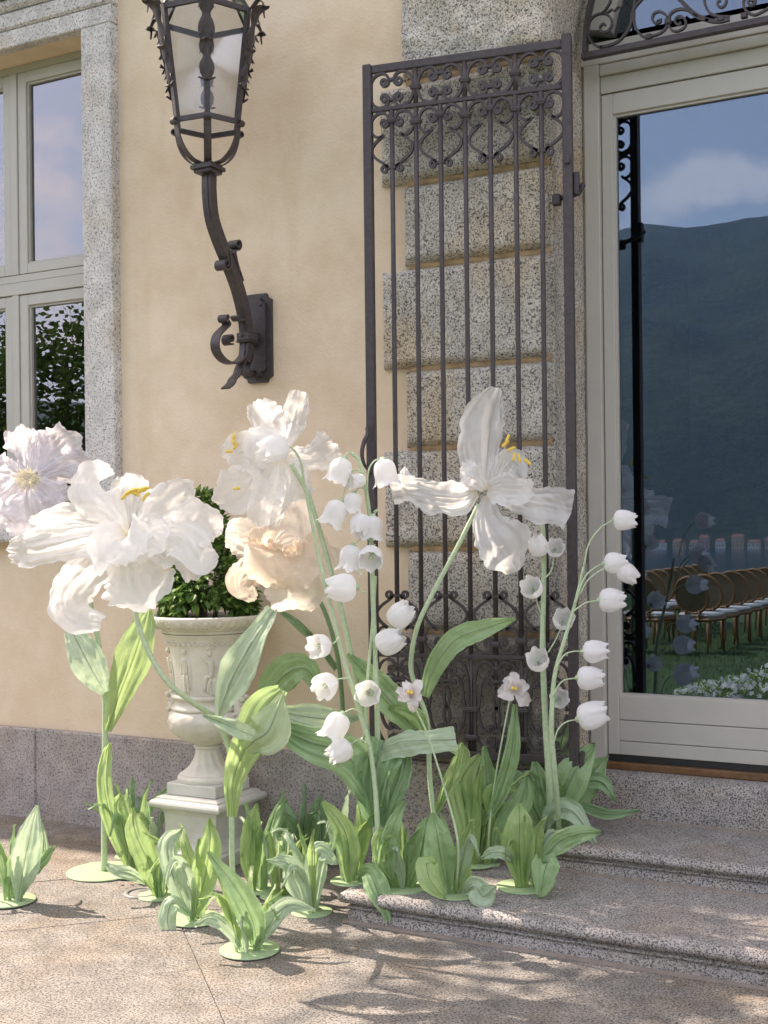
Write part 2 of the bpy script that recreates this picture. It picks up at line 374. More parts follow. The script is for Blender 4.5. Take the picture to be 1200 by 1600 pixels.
# backing behind pier, with arch cut
def arch_wall(name, y0, y1, rad, mat, xl, xr, zt, spring=ZS, base=0.0):
    mb = MB(); n = 28
    arc = [(XC - rad*math.cos(math.pi*i/n), spring + rad*math.sin(math.pi*i/n)) for i in range(n+1)]
    mb.box((xl, y0, base), (XC-rad, y1, spring)); mb.box((XC+rad, y0, base), (xr, y1, spring))
    top = []
    for x, z in arc:
        top.append((x, z))
    ov = []
    for i, (x, z) in enumerate(arc):
        if i == 0: ov.append((xl, spring))
        elif i == n: ov.append((xr, spring))
        else:
            a = math.pi*i/n; dx = -math.cos(a); dz = math.sin(a)
            k = min(((xl-XC)/dx if dx < -1e-6 else 1e9), ((xr-XC)/dx if dx > 1e-6 else 1e9), (zt-spring)/dz)
            ov.append((XC+dx*k, spring+dz*k))
    vs = []; fs = []
    for (x, z), (u, s) in zip(arc, ov): vs += [(x,y0,z),(u,y0,s),(x,y1,z),(u,y1,s)]
    for i in range(n):
        a, b = 4*i, 4*i+4
        fs += [(a,b,b+1,a+1),(a+2,a+3,b+3,b+2),(a,a+2,b+2,b)]
    mb.add(vs, fs)
    # corner fill triangles between rays hitting side and top
    for sx, X in ((-1, xl), (1, xr)):
        for i in range(n):
            (u0, s0), (u1, s1) = ov[i], ov[i+1]
            if (abs(u0-X) < 1e-6) != (abs(u1-X) < 1e-6) and ((u0+u1)/2-XC)*sx > 0:
                mb.add([(u0,y0,s0),(u1,y0,s1),(X,y0,zt)], [(0,1,2)])
    return part(name, mb, mat, villa)
arch_wall('jamb_stone', 5.165, 5.95, RA, M['granite_block'], -2.32, .48, 5.62)

def rough_block(z0, z1, xl, xr, yf=5.118, back=5.17, seed=0, amp=.014, curve=None, mat='granite_block', rnd_=.035):
    """rusticated block with soft rounded border and rock-faced front; xl/xr may be functions of z"""
    fl = xl if callable(xl) else (lambda z: xl); fr = xr if callable(xr) else (lambda z: xr)
    W_ = abs(fr(z0)-fl(z0)); nx = max(10, int(W_/.022)); nz_ = max(6, int((z1-z0)/.022))
    vs = []
    prof = []
    for j in range(nz_+1):
        z = z0 + (z1-z0)*j/nz_; a, b = fl(z), fr(z)
        for i in range(nx+1):
            s = i/nx; x = a + (b-a)*s
            e = min((z-z0), (z1-z), (x-a), (b-x))
            k = min(1, e/rnd_); k = math.sqrt(max(0, 1-(1-k)**2))
            nn = noise.noise(V(x*7+seed*3.1, z*7, seed)) * amp + noise.noise(V(x*24, z*24+seed, seed)) * amp*.55 + noise.noise(V(x*60, z*60+seed, seed)) * amp*.3
            y = back - (back - yf)*(.12+.88*k) - nn*k
            wob = noise.noise(V(x*9, z*9, seed+5))*.006*(1-k)
            vs.append((x+wob, y, z+wob))
    w_ = nx+1
    fs = [(j*w_+i, j*w_+i+1, (j+1)*w_+i+1, (j+1)*w_+i) for j in range(nz_) for i in range(nx)]
    n0 = len(vs); ring = [i for i in range(nx+1)] + [j*w_+nx for j in range(1, nz_+1)] + [nz_*w_+i for i in range(nx-1,-1,-1)] + [j*w_ for j in range(nz_-1,0,-1)]
    bv = [(vs[r][0], back+.02, vs[r][2]) for r in ring]; k = len(ring)
    fs += [(ring[i], n0+i, n0+(i+1)%k, ring[(i+1)%k]) for i in range(k)]
    mb = MB(); mb.add(vs+bv, fs, True)
    part('stone_block', mb, M[mat], villa, loc=((fl(z0)+fr(z0))/2, back, z0))
SH, LG = -2.592, -2.712
def arcx(z, r=RA+.005): return XC - math.sqrt(max(0, r*r-(z-ZS)**2)) if z > ZS else XC - r
rows = [(3.730, 4.30, SH), (3.250, 3.708, LG), (2.856, 3.230, SH), (2.372, 2.838, LG), (1.996, 2.355, SH), (1.524, 1.980, LG), (1.134, 1.507, SH), (.53, 1.117, LG)]
for s, (z0, z1, xl) in enumerate(rows):
    if s == 0:
        rough_block(z0, z1, SH, lambda z: arcx(z)-.0, seed=s, yf=5.10, amp=.03, rnd_=.05)
        rough_block(z0, z1, lambda z: 2*XC-arcx(z), 2*XC-SH, seed=s+40, yf=5.10, amp=.03, rnd_=.05)
    else:
        mt = 'granite_dark' if s == 7 else 'granite_block'
        am = .03 if s == 7 else (.02 if s == 1 else .008)
        rough_block(z0, z1, xl, XD0-.012, seed=s, amp=am, mat=mt)
        rough_block(z0, z1, XD1+.012, 2*XC-xl, seed=s+50, amp=am, mat=mt)
# voussoirs above
for k, (a0, a1) in enumerate(((34, 60), (60.8, 84), (84.8, 95.2), (96, 119.2), (120, 146))):
    mb = MB(); n = 12; r0, r1 = RA+.004, 1.75; yf = 5.10; vs = []
    for i in range(n+1):
        a = R(a0+(a1-a0)*i/n); e = min(1, min(i, n-i)/1.5)
        for jr in range(9):
            r = r0+(r1-r0)*jr/8; ee = min(e, min(1, min(jr, 8-jr)/1.0)); x = XC - r*math.cos(a); z = ZS + r*math.sin(a)
            vs.append((x, 5.165-(5.165-yf)*(.1+.9*ee)-noise.noise(V(x*8, z*8, k))*.02*ee, z))
    fs = [(i*9+j, i*9+j+1, (i+1)*9+j+1, (i+1)*9+j) for i in range(n) for j in range(8)]
    mb.add(vs, fs, True); part('stone_block', mb, M['granite_block'], villa, loc=(XC, 5.16, ZS+1))
# brown recessed joints
for (z0, z1, _), (y0_, y1_, __) in zip(rows[1:], rows[:-1]):
    zc0, zc1 = z1-.012, y0_+.012
    for a, b in ((SH+.02, XD0-.012), (XD1+.012, 2*XC-SH-.02)):
        vs = []; nn = 30
        for j, (y, z) in enumerate(((5.168, zc0), (5.158, zc0), (5.154, (zc0+zc1)/2), (5.158, zc1), (5.168, zc1))):
            for i in range(nn+1):
                x = a+(b-a)*i/nn; vs.append((x, y+noise.noise(V(x*11, z*30, 3))*.008, z))
        mb = MB(); mb.add(vs, [(j*(nn+1)+i, j*(nn+1)+i+1, (j+1)*(nn+1)+i+1, (j+1)*(nn+1)+i) for j in range(4) for i in range(nn)], True)
        part('mortar_joint', mb, M['rust'], villa, loc=(a, 5.16, zc0))

# plinth in long stones
xs = [-24, -20, -16.5, -13, -10, -7.4, -4.95, -2.72]
for a, b in zip(xs[:-1], xs[1:]):
    mb = MB(); mb.bevbox((a+.0015, YP, -.02), (b-.0015, 5.30, .507+rnd.uniform(-.002,.002)), .008)
    part('plinth_stone', mb, M['granite_plinth'], villa, loc=(a, YP, 0))
mb = MB(); mb.bevbox((-2.717, 5.118, -.02), (XD0-.003, 5.3, .515), .012); part('plinth_stone', mb, M['granite_plinth'], villa, loc=(-2.7, YP, 0))
mb = MB(); mb.bevbox((XD1+.003, 5.118, -.02), (3.0, 5.3, .515), .012); part('plinth_stone', mb, M['granite_plinth'], villa, loc=(.1, YP, 0))
mb = MB(); mb.bevbox((3.004, YP, -.02), (14, 5.3, .507), .008); part('plinth_stone', mb, M['granite_plinth'], villa, loc=(3.1, YP, 0))

# window surround (granite architrave)
def surround():
    def ext(poly_y, x0, x1, vertical, name, zc=None):
        pass
    # right jamb, left jamb: main band + raised outer fillet
    for (x0, x1, sgn) in ((wx1, wx1+.21, 1), (wx0-.21, wx0, -1)):
        mb = MB(); mb.bevbox((x0+.001, 5.115, wz0-.02), (x1-.001, 5.42, wz1), .006)
        part('window_jamb', mb, M['granite_frame'], villa, loc=(x0, 5.14, wz0))
    mb = MB()
    mb.bevbox((wx0-.21, 5.115, wz1+.0015), (wx1+.21, 5.42, wz1+.10), .006)
    mb.bevbox((wx0-.21, 5.105, wz1+.103), (wx1+.21, 5.42, wz1+.20), .012)
    mb.bevbox((wx0-.21, 5.085, wz1+.203), (wx1+.21, 5.42, wz1+.27), .02)
    mb.bevbox((wx0-.23, 5.02, wz1+.28), (wx1+.23, 5.42, wz1+.40), .02)
    part('window_lintel', mb, M['granite_frame'], villa, loc=(wx0, 5.14, wz1))
    mb = MB(); mb.bevbox((wx0-.26, 5.06, wz0-.16), (wx1+.26, 5.45, wz0-.02), .012)
    part('window_sill', mb, M['granite_frame'], villa, loc=(wx0, 5.14, wz0))
surround()

def pane(parent, x0, x1, z0, z1, y, mat, name='pane'):
    mb = MB(); mb.box((x0, y, z0), (x1, y+.006, z1)); return part(name, mb, M[mat], parent, loc=((x0+x1)/2, y, z0))
def sash(parent, x0, x1, z0, z1, gx0, gx1, gz0, gz1, y, mat, name='sash'):
    mb = MB(); yf = y; yb = y+.05
    for a, b in (((x0, z0), (gx0, z1)), ((gx1, z0), (x1, z1)), ((gx0, z0), (gx1, gz0)), ((gx0, gz1), (gx1, z1))):
        mb.bevbox((a[0], yf, a[1]), (b[0], yb, b[1]), .003)
    k = .012   # inner bead
    for a, b in (((gx0, gz0), (gx0+k, gz1)), ((gx1-k, gz0), (gx1, gz1)), ((gx0+k, gz0), (gx1-k, gz0+k)), ((gx0+k, gz1-k), (gx1-k, gz1))):
        mb.box((a[0], yf+.014, a[1]), (b[0], yb-.002, b[1]))
    return part(name, mb, M[mat], parent, loc=(x0, y, z0))
win = part('window', (lambda mb: (mb.bevbox((wx0, 5.335, wz1-.045), (wx1, 5.41, wz1), .003), mb.bevbox((wx0, 5.335, wz0), (wx1, 5.41, wz0+.07), .003),
    mb.bevbox((wx0, 5.335, wz0+.07), (wx0+.045, 5.41, wz1-.045), .003), mb.bevbox((wx1-.045, 5.335, wz0+.07), (wx1, 5.41, wz1-.045), .003),
    mb.bevbox((wx0+.046, 5.322, 3.012), (wx1-.046, 5.41, 3.083), .003), mb.bevbox((wx0+.046, 5.326, 3.0845), (wx1-.046, 5.41, 3.128), .003),
    mb.bevbox((-5.270, 5.322, wz0+.071), (-5.217, 5.41, 3.0105), .003), mb.bevbox((-5.270, 5.322, 3.1295), (-5.217, 5.41, wz1-.046), .003), mb)[-1])(MB()), M['frame'], villa)
for (x0, x1, g0, g1) in ((-5.214, -4.587, -5.149, -4.655), (-5.903, -5.273, -5.838, -5.330)):
    for (z0, z1, h0, h1) in ((3.132, 4.312, 3.19, 4.25), (1.792, 3.008, 1.87, 2.945)):
        sash(win, x0, x1, z0, z1, g0, g1, h0, h1, 5.33, 'frame'); pane(win, g0+.002, g1-.002, h0+.002, h1-.002, 5.362, 'glass_win')

# glazed door in the arch (one active leaf, one fixed leaf), transom and fanlight
YD = 5.60
mb = MB()
mb.bevbox((XD0+.012, YD-.03, .4655), (-1.765, YD+.09, 3.797), .003); mb.bevbox((-.075, YD-.03, .47), (XD1, YD+.09, 3.797), .003)
mb.bevbox((-1.763, YD-.005, 3.663), (-.077, YD+.09, 3.743), .003); mb.bevbox((-1.763, YD-.02, 3.745), (-.077, YD+.09, 3.7965), .003)
mb.bevbox((XD0, YD-.03, 3.798), (XD1, YD+.09, 3.90), .003)
mb.bevbox((XD0-.001, YD-.012, .466), (XD0+.011, YD+.09, 3.797), .002)
part('door_frame', mb, M['frame'], villa)
mb = MB(); n = 24
ri, ro = .80, .925
pts = [(XC-(ri+ro)/2*math.cos(a), YD+.03, ZS+(ri+ro)/2*math.sin(a)) for a in [.19+(math.pi-.38)*i/n for i in range(n+1)]]
mb.ribbon(pts, (0,1,0), .10, ro-ri); 
for a in (60, 90, 120):
    c, s_ = math.cos(R(a)), math.sin(R(a)); mb.ribbon([(XC-c*.05, YD+.02, ZS+.15), (XC-c*.8, YD+.02, ZS+s_*.82)], (0,1,0), .07, .05)
fan = part('fanlight', mb, M['frame'], villa)
mb = MB(); vs = [(XC, YD+.035, 3.95)]+[(XC-.82*math.cos(math.pi*i/n), YD+.035, max(3.95, ZS+.82*math.sin(math.pi*i/n))) for i in range(n+1)]
mb.add(vs, [(0, i+2, i+1) for i in range(n)]); part('pane', mb, M['glass_door'], fan)
for (x0, x1, nm) in ((-1.7615, -.9215, 1), (-.9185, -.0785, 2)):
    g0, g1 = x0+.055, x1-.055
    mb = MB()
    mb.bevbox((x0, YD, .532), (g0, YD+.07, 3.657), .003); mb.bevbox((g1, YD, .532), (x1, YD+.07, 3.657), .003)
    mb.bevbox((g0+.0005, YD, 3.559), (g1-.0005, YD+.07, 3.657), .003)
    door = part('door', mb, M['frame'], villa)
    for (z0, z1) in ((.697, .811), (.598, .694), (.532, .595)):
        b_ = MB(); b_.bevbox((g0+.0005, YD+.003, z0), (g1-.0005, YD+.06, z1), .0025); part('kick_board', b_, M['frame'], door, loc=(g0, YD, z0))
    b_ = MB(); k = .012
    for a, b in (((g0, .811), (g0+k, 3.559)), ((g1-k, .811), (g1, 3.559)), ((g0+k, .811), (g1-k, .811+k)), ((g0+k, 3.559-k), (g1-k, 3.559))):
        b_.box((a[0], YD+.012, a[1]), (b[0], YD+.06, b[1]))
    part('glazing_bead', b_, M['frame'], door)
    pane(door, g0+k, g1-k, .811+k, 3.559-k, YD+.03, 'glass_door')
mb = MB(); mb.bevbox((XD0+.02, YD-.022, .4645), (XD1-.02, YD+.1, .498), .004); part('door_sill', mb, M['wood'], villa)
mb = MB(); mb.box((XD0+.02, YD+.012, .4985), (XD1-.02, YD+.1, .5305)); part('sill_gasket', mb, M['iron_black'], villa)
# dark rooms behind the glass
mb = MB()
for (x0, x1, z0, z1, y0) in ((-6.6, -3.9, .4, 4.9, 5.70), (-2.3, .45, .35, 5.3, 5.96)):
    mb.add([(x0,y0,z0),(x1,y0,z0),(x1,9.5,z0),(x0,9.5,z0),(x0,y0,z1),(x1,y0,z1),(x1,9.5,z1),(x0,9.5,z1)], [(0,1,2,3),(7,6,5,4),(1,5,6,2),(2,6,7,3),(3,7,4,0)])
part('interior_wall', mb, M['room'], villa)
# reveal of window
mb = MB(); mb.box((wx0-.2, 5.45, wz1+.002), (wx1+.2, 5.72, wz1+.3)); part('window_head', mb, M['plaster'], villa)

# ------------------------------------------------------------------ steps
steps = bpy.data.objects.new('stone_steps', None); C.objects.link(steps); steps['kind'] = 'structure'; steps.location = (-1, 4.4, 0)
def step(x0, x1, yf, yb, zb, zt, prof, name='step'):
    """moulded step: profile (dy, z fraction) swept along the left return and the front"""
    mb = MB(); ns = 60; vs = []
    path = [(x0, yb, -1, 0)]
    m = len(prof)
    cols = []
    for dy, z in prof:          # left side back -> corner -> right end
        ring = [(x0 - dy, yb), (x0 - dy, yf - dy)]
        for i in range(1, ns+1):
            ring.append((x0 + (x1-x0)*i/ns, yf - dy))
        cols.append([(x, y, zb + z + (noise.noise(V(x*3, y*3, z*9))*.003 if 0 < z else 0)) for x, y in ring])
    w_ = ns+2
    for c_ in cols: vs += c_
    fs = [(i*w_+j, i*w_+j+1, (i+1)*w_+j+1, (i+1)*w_+j) for i in range(m-1) for j in range(w_-1)]
    mb.add(vs, fs, True)
    top = cols[-1]; o = len(mb.v)
    mb.add([top[0], top[1], top[-1], (top[-1][0], yb, top[-1][2])], [(0,1,2,3)]) if False else None
    # top surface strip
    back = [(x, yb, z) for x, y, z in top]
    mb.add(top + back, [(j, j+1, w_+j+1, w_+j) for j in range(1, w_-1)], False)
    mb.f = mb.f
    return part(name, mb, M['granite_step'], steps)
h1 = .132
mould = [(-.03, -.02), (-.03, 0), (-.03, .046), (-.040, .050), (-.040, .055), (-.026, .059), (-.026, .066), (-.042, .070), (-.040, .076), (-.010, .084), (.0, .098), (-.002, .112), (-.010, .124), (-.024, .131), (-.045, .1335)]
step(-2.50, 2.2, 4.30, 5.13, 0, .13, mould)
step(-2.16, 1.9, 4.93, 5.12, .1335, .12, [(d, z*.92) for d, z in mould if z > -.01][0:])
mb = MB()
# top landing slab in the reveal
lp = [(5.475,.2565),(5.475,.40),(5.482,.432),(5.497,.452),(5.53,.4635),(6.0,.4635)]
vs = []; nn = 50
for y, z in lp:
    for i in range(nn+1):
        x = XD0+.003 + (XD1-XD0-.006)*i/nn; vs.append((x, y+noise.noise(V(x*4, z*5, 3))*.003, z+ (noise.noise(V(x*3, y*3, 1))*.003 if z > .43 else 0)))
fs = [(i*(nn+1)+j, i*(nn+1)+j+1, (i+1)*(nn+1)+j+1, (i+1)*(nn+1)+j) for i in range(len(lp)-1) for j in range(nn)]
mb.add(vs, fs, True); part('step', mb, M['granite_step'], steps)
mb = MB(); mb.box((XD0, 4.96, .2), (XD1, 5.5, .2555)); part('step_tread', mb, M['granite_step'], steps)
# mortar under step fronts
mb = MB(); mb.box((-2.49, 4.316, -.01), (2.2, 4.36, .010)); mb.box((-2.15, 4.945, .125), (1.9, 5.0, .1435)); mb.box((XD0+.004, 5.466, .2557), (XD1-.004, 5.49, .265))
part('mortar_joint', mb, simple('mortar', (.30,.25,.21), .9, .15, 30, .4), steps)
# drain cover in the paving
p = onZ(222, 1396, 0)
t_ = thing('drain_cover', 'small round metal drain cover set flush in the paving behind a green disc', 'drain cover', (p.x, p.y, .0))
mb = MB(); mb.lathe((p.x, p.y, .0), [(.0,.004),(.052,.004),(.056,.002),(.056,-.004)], 28); part('cover_plate', mb, M['drain'], t_)
mb = MB(); mb.lathe((p.x, p.y, .0), [(.06,-.006),(.061,.007),(.078,.008),(.081,.001)], 28); part('cover_ring', mb, M['drain'], t_)
# ------------------------------------------------------------------ scroll helpers (2-D paths, metres)
def spiral(cx, cz, r1, a_end, turns=1.35, ccw=True, r0=.28, n=16):
    """starts in the middle, ends at angle a_end (deg) on radius r1"""
    out = []; d = 1 if ccw else -1
    for i in range(n):
        s = i/(n-1); a = R(a_end) - d*(1-s)*turns*2*math.pi; r = r1*(r0+(1-r0)*s)
        out.append((cx+r*math.cos(a), cz+r*math.sin(a)))
    return out
# ------------------------------------------------------------------ iron gate leaf, swung open
GL = .958; gate = thing('iron_gate', 'tall wrought iron gate leaf with scrollwork swung open against the rusticated pier', 'gate', (-1.743, 5.108, .566))
gate.rotation_euler = (0, 0, math.pi + math.atan2(.155, .946)); gate.scale = (1.004, 1, 1)
iron = M['iron']
def gpart(name, mb, label=None, loc=None, parent=gate): return part(name, mb, iron, parent, label, loc, local=True)
def gbar(name, a, b, loc=(0,0,0), rr=.003):
    mb = MB(); mb.bevbox(a, b, rr); return gpart(name, mb, loc=loc)
gbar('stile', (-.005,-.02,-.05), (.037,.02,3.205)); gbar('stile', (.918,-.02,-.0), (.958,.02,3.19))
gbar('top_rail', (.0375,-.012,3.148), (.9175,.012,3.185)); gbar('bottom_rail', (.0375,-.012,0), (.9175,.012,.038))
gbar('cross_rail', (.0375,-.010,2.968), (.9175,.010,2.988)); gbar('cross_rail', (.0375,-.010,.455), (.9175,.010,.475))
SP = (.938-.016)/8; bx = [.016+SP*k for k in range(9)]
b0 = None
for k in range(1, 8):
    z1 = 3.147 if k % 2 == 0 else 2.967
    mb = MB(); mb.tube([(0,0,.476),(0,0,1.4),(0,0,2.2),(0,0,z1 if z1 < 3 else 2.967)], .0112, 12); gpart('bar', mb, loc=(bx[k],0,0))
    if k % 2 == 0:
        mb = MB(); mb.tube([(0,0,2.989),(0,0,3.147)], .0112, 12); gpart('short_bar', mb, loc=(bx[k],0,0))
        for dx in (-.013, 0, .013):
            mb = MB(); mb.tube([(0,0,.039),(0,0,.454)] if dx == 0 else [(0,0,.039),(0,0,.36)], .0065, 8); gpart('short_bar', mb, loc=(bx[k]+dx,0,0))
    else:
        mb = MB(); mb.tube([(0,0,.34),(0,0,.454)], .006, 8); gpart('short_bar', mb, loc=(bx[k],0,0))
        mb = MB(); mb.tube([(0,0,.039),(0,0,.10)], .006, 8); gpart('short_bar', mb, loc=(bx[k],0,0))
def path_ribbon(pts, wd=.016, th=.012):
    mb = MB(); mb.ribbon([(x, 0, z) for x, z in pts], (0,1,0), wd, th); return mb
def flip(pts, zc=0): return [(x, 2*zc-z) for x, z in pts]
c_half = spiral(-.034,-.046,.021, 0, 1.3) + [(-.0145,-.030),(-.026,-.012),(-.052,-.004),(-.083,-.018),(-.101,-.050),(-.105,-.086)]
def smooth(p, n): return [tuple(a) for a in cr(p, n)]
c_top = c_half[:-1] + [(-.105,-.084)] + [(x, -.168-z) for x, z in reversed(c_half[:-1])]
c_low = spiral(-.036,-.052,.021, 0, 1.3) + [(-.0155,-.036),(-.027,-.014),(-.054,-.005),(-.084,-.018),(-.102,-.048),(-.100,-.085),(-.085,-.108),(-.062,-.118),(-.048,-.112)]
lyre = [(-.040,-.104),(-.052,-.118),(-.075,-.135),(-.096,-.162),(-.096,-.190),(-.072,-.218),(-.040,-.240),(-.016,-.262)] + list(reversed(spiral(-.036,-.268,.020, 10, 1.2, ccw=False)))
arch1 = spiral(-.030,-.052,.018, 0, 1.2) + [(-.0135,-.040),(-.024,-.018),(-.052,-.010),(-.082,-.030),(-.097,-.075),(-.100,-.130),(-.096,-.22)]
arch2 = spiral(-.030,-.108,.016, 0, 1.2) + [(-.0155,-.095),(-.030,-.078),(-.052,-.082),(-.070,-.115),(-.076,-.160),(-.083,-.22)]
arch3 = [(-.083,-.235),(-.076,-.285),(-.055,-.325),(-.030,-.330),(-.018,-.318)] + list(reversed(spiral(-.030,-.312,.014, 0, 1.1, ccw=False)))
arch4 = [(-.096,-.235),(-.100,-.300),(-.094,-.350),(-.066,-.395),(-.030,-.400),(-.0135,-.380)] + list(reversed(spiral(-.030,-.372,.018, 0, 1.2, ccw=False)))
leaf_ = [(0,-.125),(-.010,-.150),(-.014,-.175),(-.008,-.205),(0,-.225)]
protos = {}
def scroll(key, pts, x, z, mirror, flipz=False):
    k = (key, flipz)
    pp = flip(pts) if flipz else pts
    if k not in protos: protos[k] = gpart('scroll', path_ribbon(smooth(pp, len(pp)*2)), loc=(x, 0, z)); o = protos[k]
    else: o = inst(protos[k], 'scroll', (x, 0, z), gate)
    if mirror: o.scale = (-1, 1, 1)
    return o
collar = None
def coll(x, z, sx=1.0, key='collar'):
    global collar
    if collar is None:
        mb = MB(); mb.bevbox((-.021,-.015,-.013), (.021,.015,.013), .004); mb.bevbox((-.024,-.017,-.004), (.024,.017,.004), .002)
        collar = gpart('collar', mb, loc=(x,0,z)); o = collar
    else: o = inst(collar, 'collar', (x, 0, z), gate)
    o.scale = (sx, 1, 1)
small = None
def clamp(x, z):
    global small
    if small is None:
        mb = MB(); mb.bevbox((-.018,-.011,-.007), (.018,.011,.007), .002); small = gpart('clamp', mb, loc=(x,0,z))
    else: inst(small, 'clamp', (x, 0, z), gate)
for k in (1, 3, 5, 7):
    for mir in (False, True):
        scroll('ct', c_top, bx[k], 3.148, mir)
        scroll('cl', c_low, bx[k], 2.967, mir); scroll('ly', lyre, bx[k], 2.967, mir)
        scroll('cl', c_low, bx[k], .476, mir, True); scroll('ly', lyre, bx[k], .476, mir, True)
        scroll('a1', arch1, bx[k], .454, mir); scroll('a2', arch2, bx[k], .454, mir)
        scroll('a3', arch3, bx[k], .454, mir); scroll('a4', arch4, bx[k], .454, mir); scroll('lf', leaf_, bx[k], .454, mir)
        scroll('lf', leaf_, bx[k], .454-.085, mir)
    clamp(bx[k], 3.110); clamp(bx[k], 3.018); coll(bx[k], 2.922, .8); clamp(bx[k], 2.705); clamp(bx[k], .738); coll(bx[k], .521, .8)
    clamp(bx[k], .415); clamp(bx[k], .355); clamp(bx[k], .13)
for k in (2, 4, 6):
    coll(bx[k], 3.064, 1.1); coll(bx[k], 2.905, 1.1); coll(bx[k], .538, 1.1); coll(bx[k], .226, 1.5); coll(bx[k], .10, 1.3)
# handle on the free stile (backplate, curved grip)
zz = 1.6 + (830-690)*5.57/1900 - .568
mb = MB()
mb.add([(.921,.0205,zz-.14),(.955,.0205,zz-.14),(.955,.0205,zz+.09),(.948,.0205,zz+.11),(.928,.0205,zz+.11),(.921,.0205,zz+.09),
        (.921,.026,zz-.14),(.955,.026,zz-.14),(.955,.026,zz+.09),(.948,.026,zz+.11),(.928,.026,zz+.11),(.921,.026,zz+.09)],
       [(6,7,8,9,10,11),(0,1,7,6),(1,2,8,7),(2,3,9,8),(3,4,10,9),(4,5,11,10),(5,0,6,11)])
bp_ = gpart('handle_plate', mb)
mb = MB(); pts = [(.952,.028,zz+.055),(.945,.045,zz+.066),(.936,.062,zz+.05),(.936,.068,zz+.03),(.948,.078,zz+.0),(.956,.085,zz-.045),(.952,.080,zz-.09),(.940,.058,zz-.125),(.934,.030,zz-.145)]
mb.tube(cr(pts, 28), [.004+.0065*math.sin(math.pi*min(1, (i+2)/28)) for i in range(28)], 10); gpart('handle', mb, parent=bp_)
# hinge bracket hook and pin, knuckle
mb = MB(); mb.bevbox((-.03,-.035,2.50), (-.006,.0,2.60), .004); gpart('hinge', mb)
mb = MB(); mb.tube([(-.045,-.03,2.55),(-.02,-.06,2.52),(.07,-.05,2.50)], .012, 8); mb.bevbox((.055,-.06,2.47), (.095,-.03,2.52), .006); gpart('hinge_hook', mb)
mb = MB(); mb.bevbox((.004,.0205,2.63), (.026,.034,2.665), .004); gpart('bolt', mb)
mb = MB(); mb.bevbox((-.028,-.03,-.06), (-.006,.02,.06), .004); gpart('pivot', mb)

# ------------------------------------------------------------------ lunette grille over the door
YG = 5.45
gr = thing('arch_grille', 'half-round wrought iron scroll grille fixed in the arch above the glass door', 'grille', (XC, YG, 3.80))
mb = MB(); mb.bevbox((XC-.885, YG-.018, 3.782), (XC+.885, YG+.018, 3.812), .003); part('bottom_bar', mb, iron, gr)
mb = MB(); n = 48; mb.ribbon([(XC-.868*math.cos(math.pi*i/n), YG, 3.813+.868*math.sin(math.pi*i/n)) for i in range(n+1)], (0,1,0), .04, .018); part('arch_bar', mb, iron, gr)
def g4(pts): return [onY(900+x/4, y/4, YG) for x, y in pts]
gs = [
 ([(185,160),(172,150),(150,172),(165,200),(200,195),(225,155),(210,105),(165,85),(110,105),(75,160),(80,230),(110,275),(150,295),(200,292)], .009),
 ([(150,296),(205,285),(260,262),(310,212),(345,150),(352,80),(390,20),(440,-25),(520,-60),(620,-60)], .011),
 ([(380,-60),(368,0),(362,90),(372,170),(420,230),(480,225),(540,200),(575,150),(565,100),(530,75),(490,85),(478,120),(495,145),(525,140),(530,118)], .010),
 ([(575,145),(590,90),(640,60),(700,65),(760,110),(830,130)], .012),
 ([(575,145),(585,170),(605,192),(640,195),(680,170),(685,130),(655,102),(625,115),(620,142),(645,155),(655,140)], .009),
 ([(560,-80),(620,-30),(680,30),(740,85),(820,125),(895,135),(960,120)], .016),
 ([(800,-40),(808,30),(840,85),(900,105),(960,105)], .010),
 ([(905,5),(890,10),(885,30),(905,48),(930,35),(940,0),(920,-40),(880,-55),(850,-30)], .009),
 ([(1105,10),(1090,0),(1075,15),(1090,35),(1115,25),(1120,-10),(1090,-40),(1050,0),(1058,60),(1110,95),(1170,72),(1230,30),(1280,-40)], .010),
 ([(165,84),(185,60),(205,30),(215,0),(200,-60)], .009),
 ([(165,90),(200,78),(225,60),(240,70),(265,45),(285,48),(300,30)], .006)]
for pts, th in gs:
    p3 = cr(g4(pts), len(pts)*4)
    mb = MB(); mb.ribbon(p3, (0,1,0), .016, th); o = part('scroll', mb, iron, gr)
    mb = MB(); mb.ribbon([(2*XC-p[0], p[1], p[2]) for p in p3], (0,1,0), .016, th); part('scroll', mb, iron, gr)
for (x, y) in ((575,135), (455,232), (905,118), (1052,98)):
    p = g4([(x, y)])[0]; mb = MB(); mb.bevbox((p.x-.014, YG-.013, p.z-.012), (p.x+.014, YG+.013, p.z+.012), .003); part('clamp', mb, iron, gr)

# ------------------------------------------------------------------ wall lantern on its bracket
XL = onY(400, 530, 5.15).x
def lx(px, py): return onX(px, py, XL)
lan = thing('wall_lantern', 'large hexagonal wrought iron lantern with leaf-shaped ribs on an S-curved wall bracket', 'lantern', (XL, 5.15, lx(400, 530).z))
arm = cr([lx(*p) for p in ((327,274),(327,300),(331,340),(342,375),(357,412),(371,450),(381,490),(385,520),(385,545),(381,565))], 40)
mb = MB(); mb.ribbon(arm, (1,0,0), .052, [.05]*36+[.045,.04,.035,.03]); part('bracket_arm', mb, iron, lan)
mb = MB(); mb.ribbon([(p[0], p[1]-.026, p[2]) for p in arm], (1,0,0), .020, .006); part('arm_rib', mb, iron, lan)
def lscroll(pts, wd, th, name='scroll', n=None):
    mb = MB(); mb.ribbon(cr([lx(*p) for p in pts], n or len(pts)*5), (1,0,0), wd, th); return part(name, mb, iron, lan)
def lsp(cx, cy, r, a_end, turns=1.3, ccw=True):  # spiral in px on the bracket plane (Y compressed by the view)
    return [(cx+(x-0)*.62, cy-z) for x, z in [(a, b) for a, b in spiral(0, 0, r, a_end, turns, ccw)]]
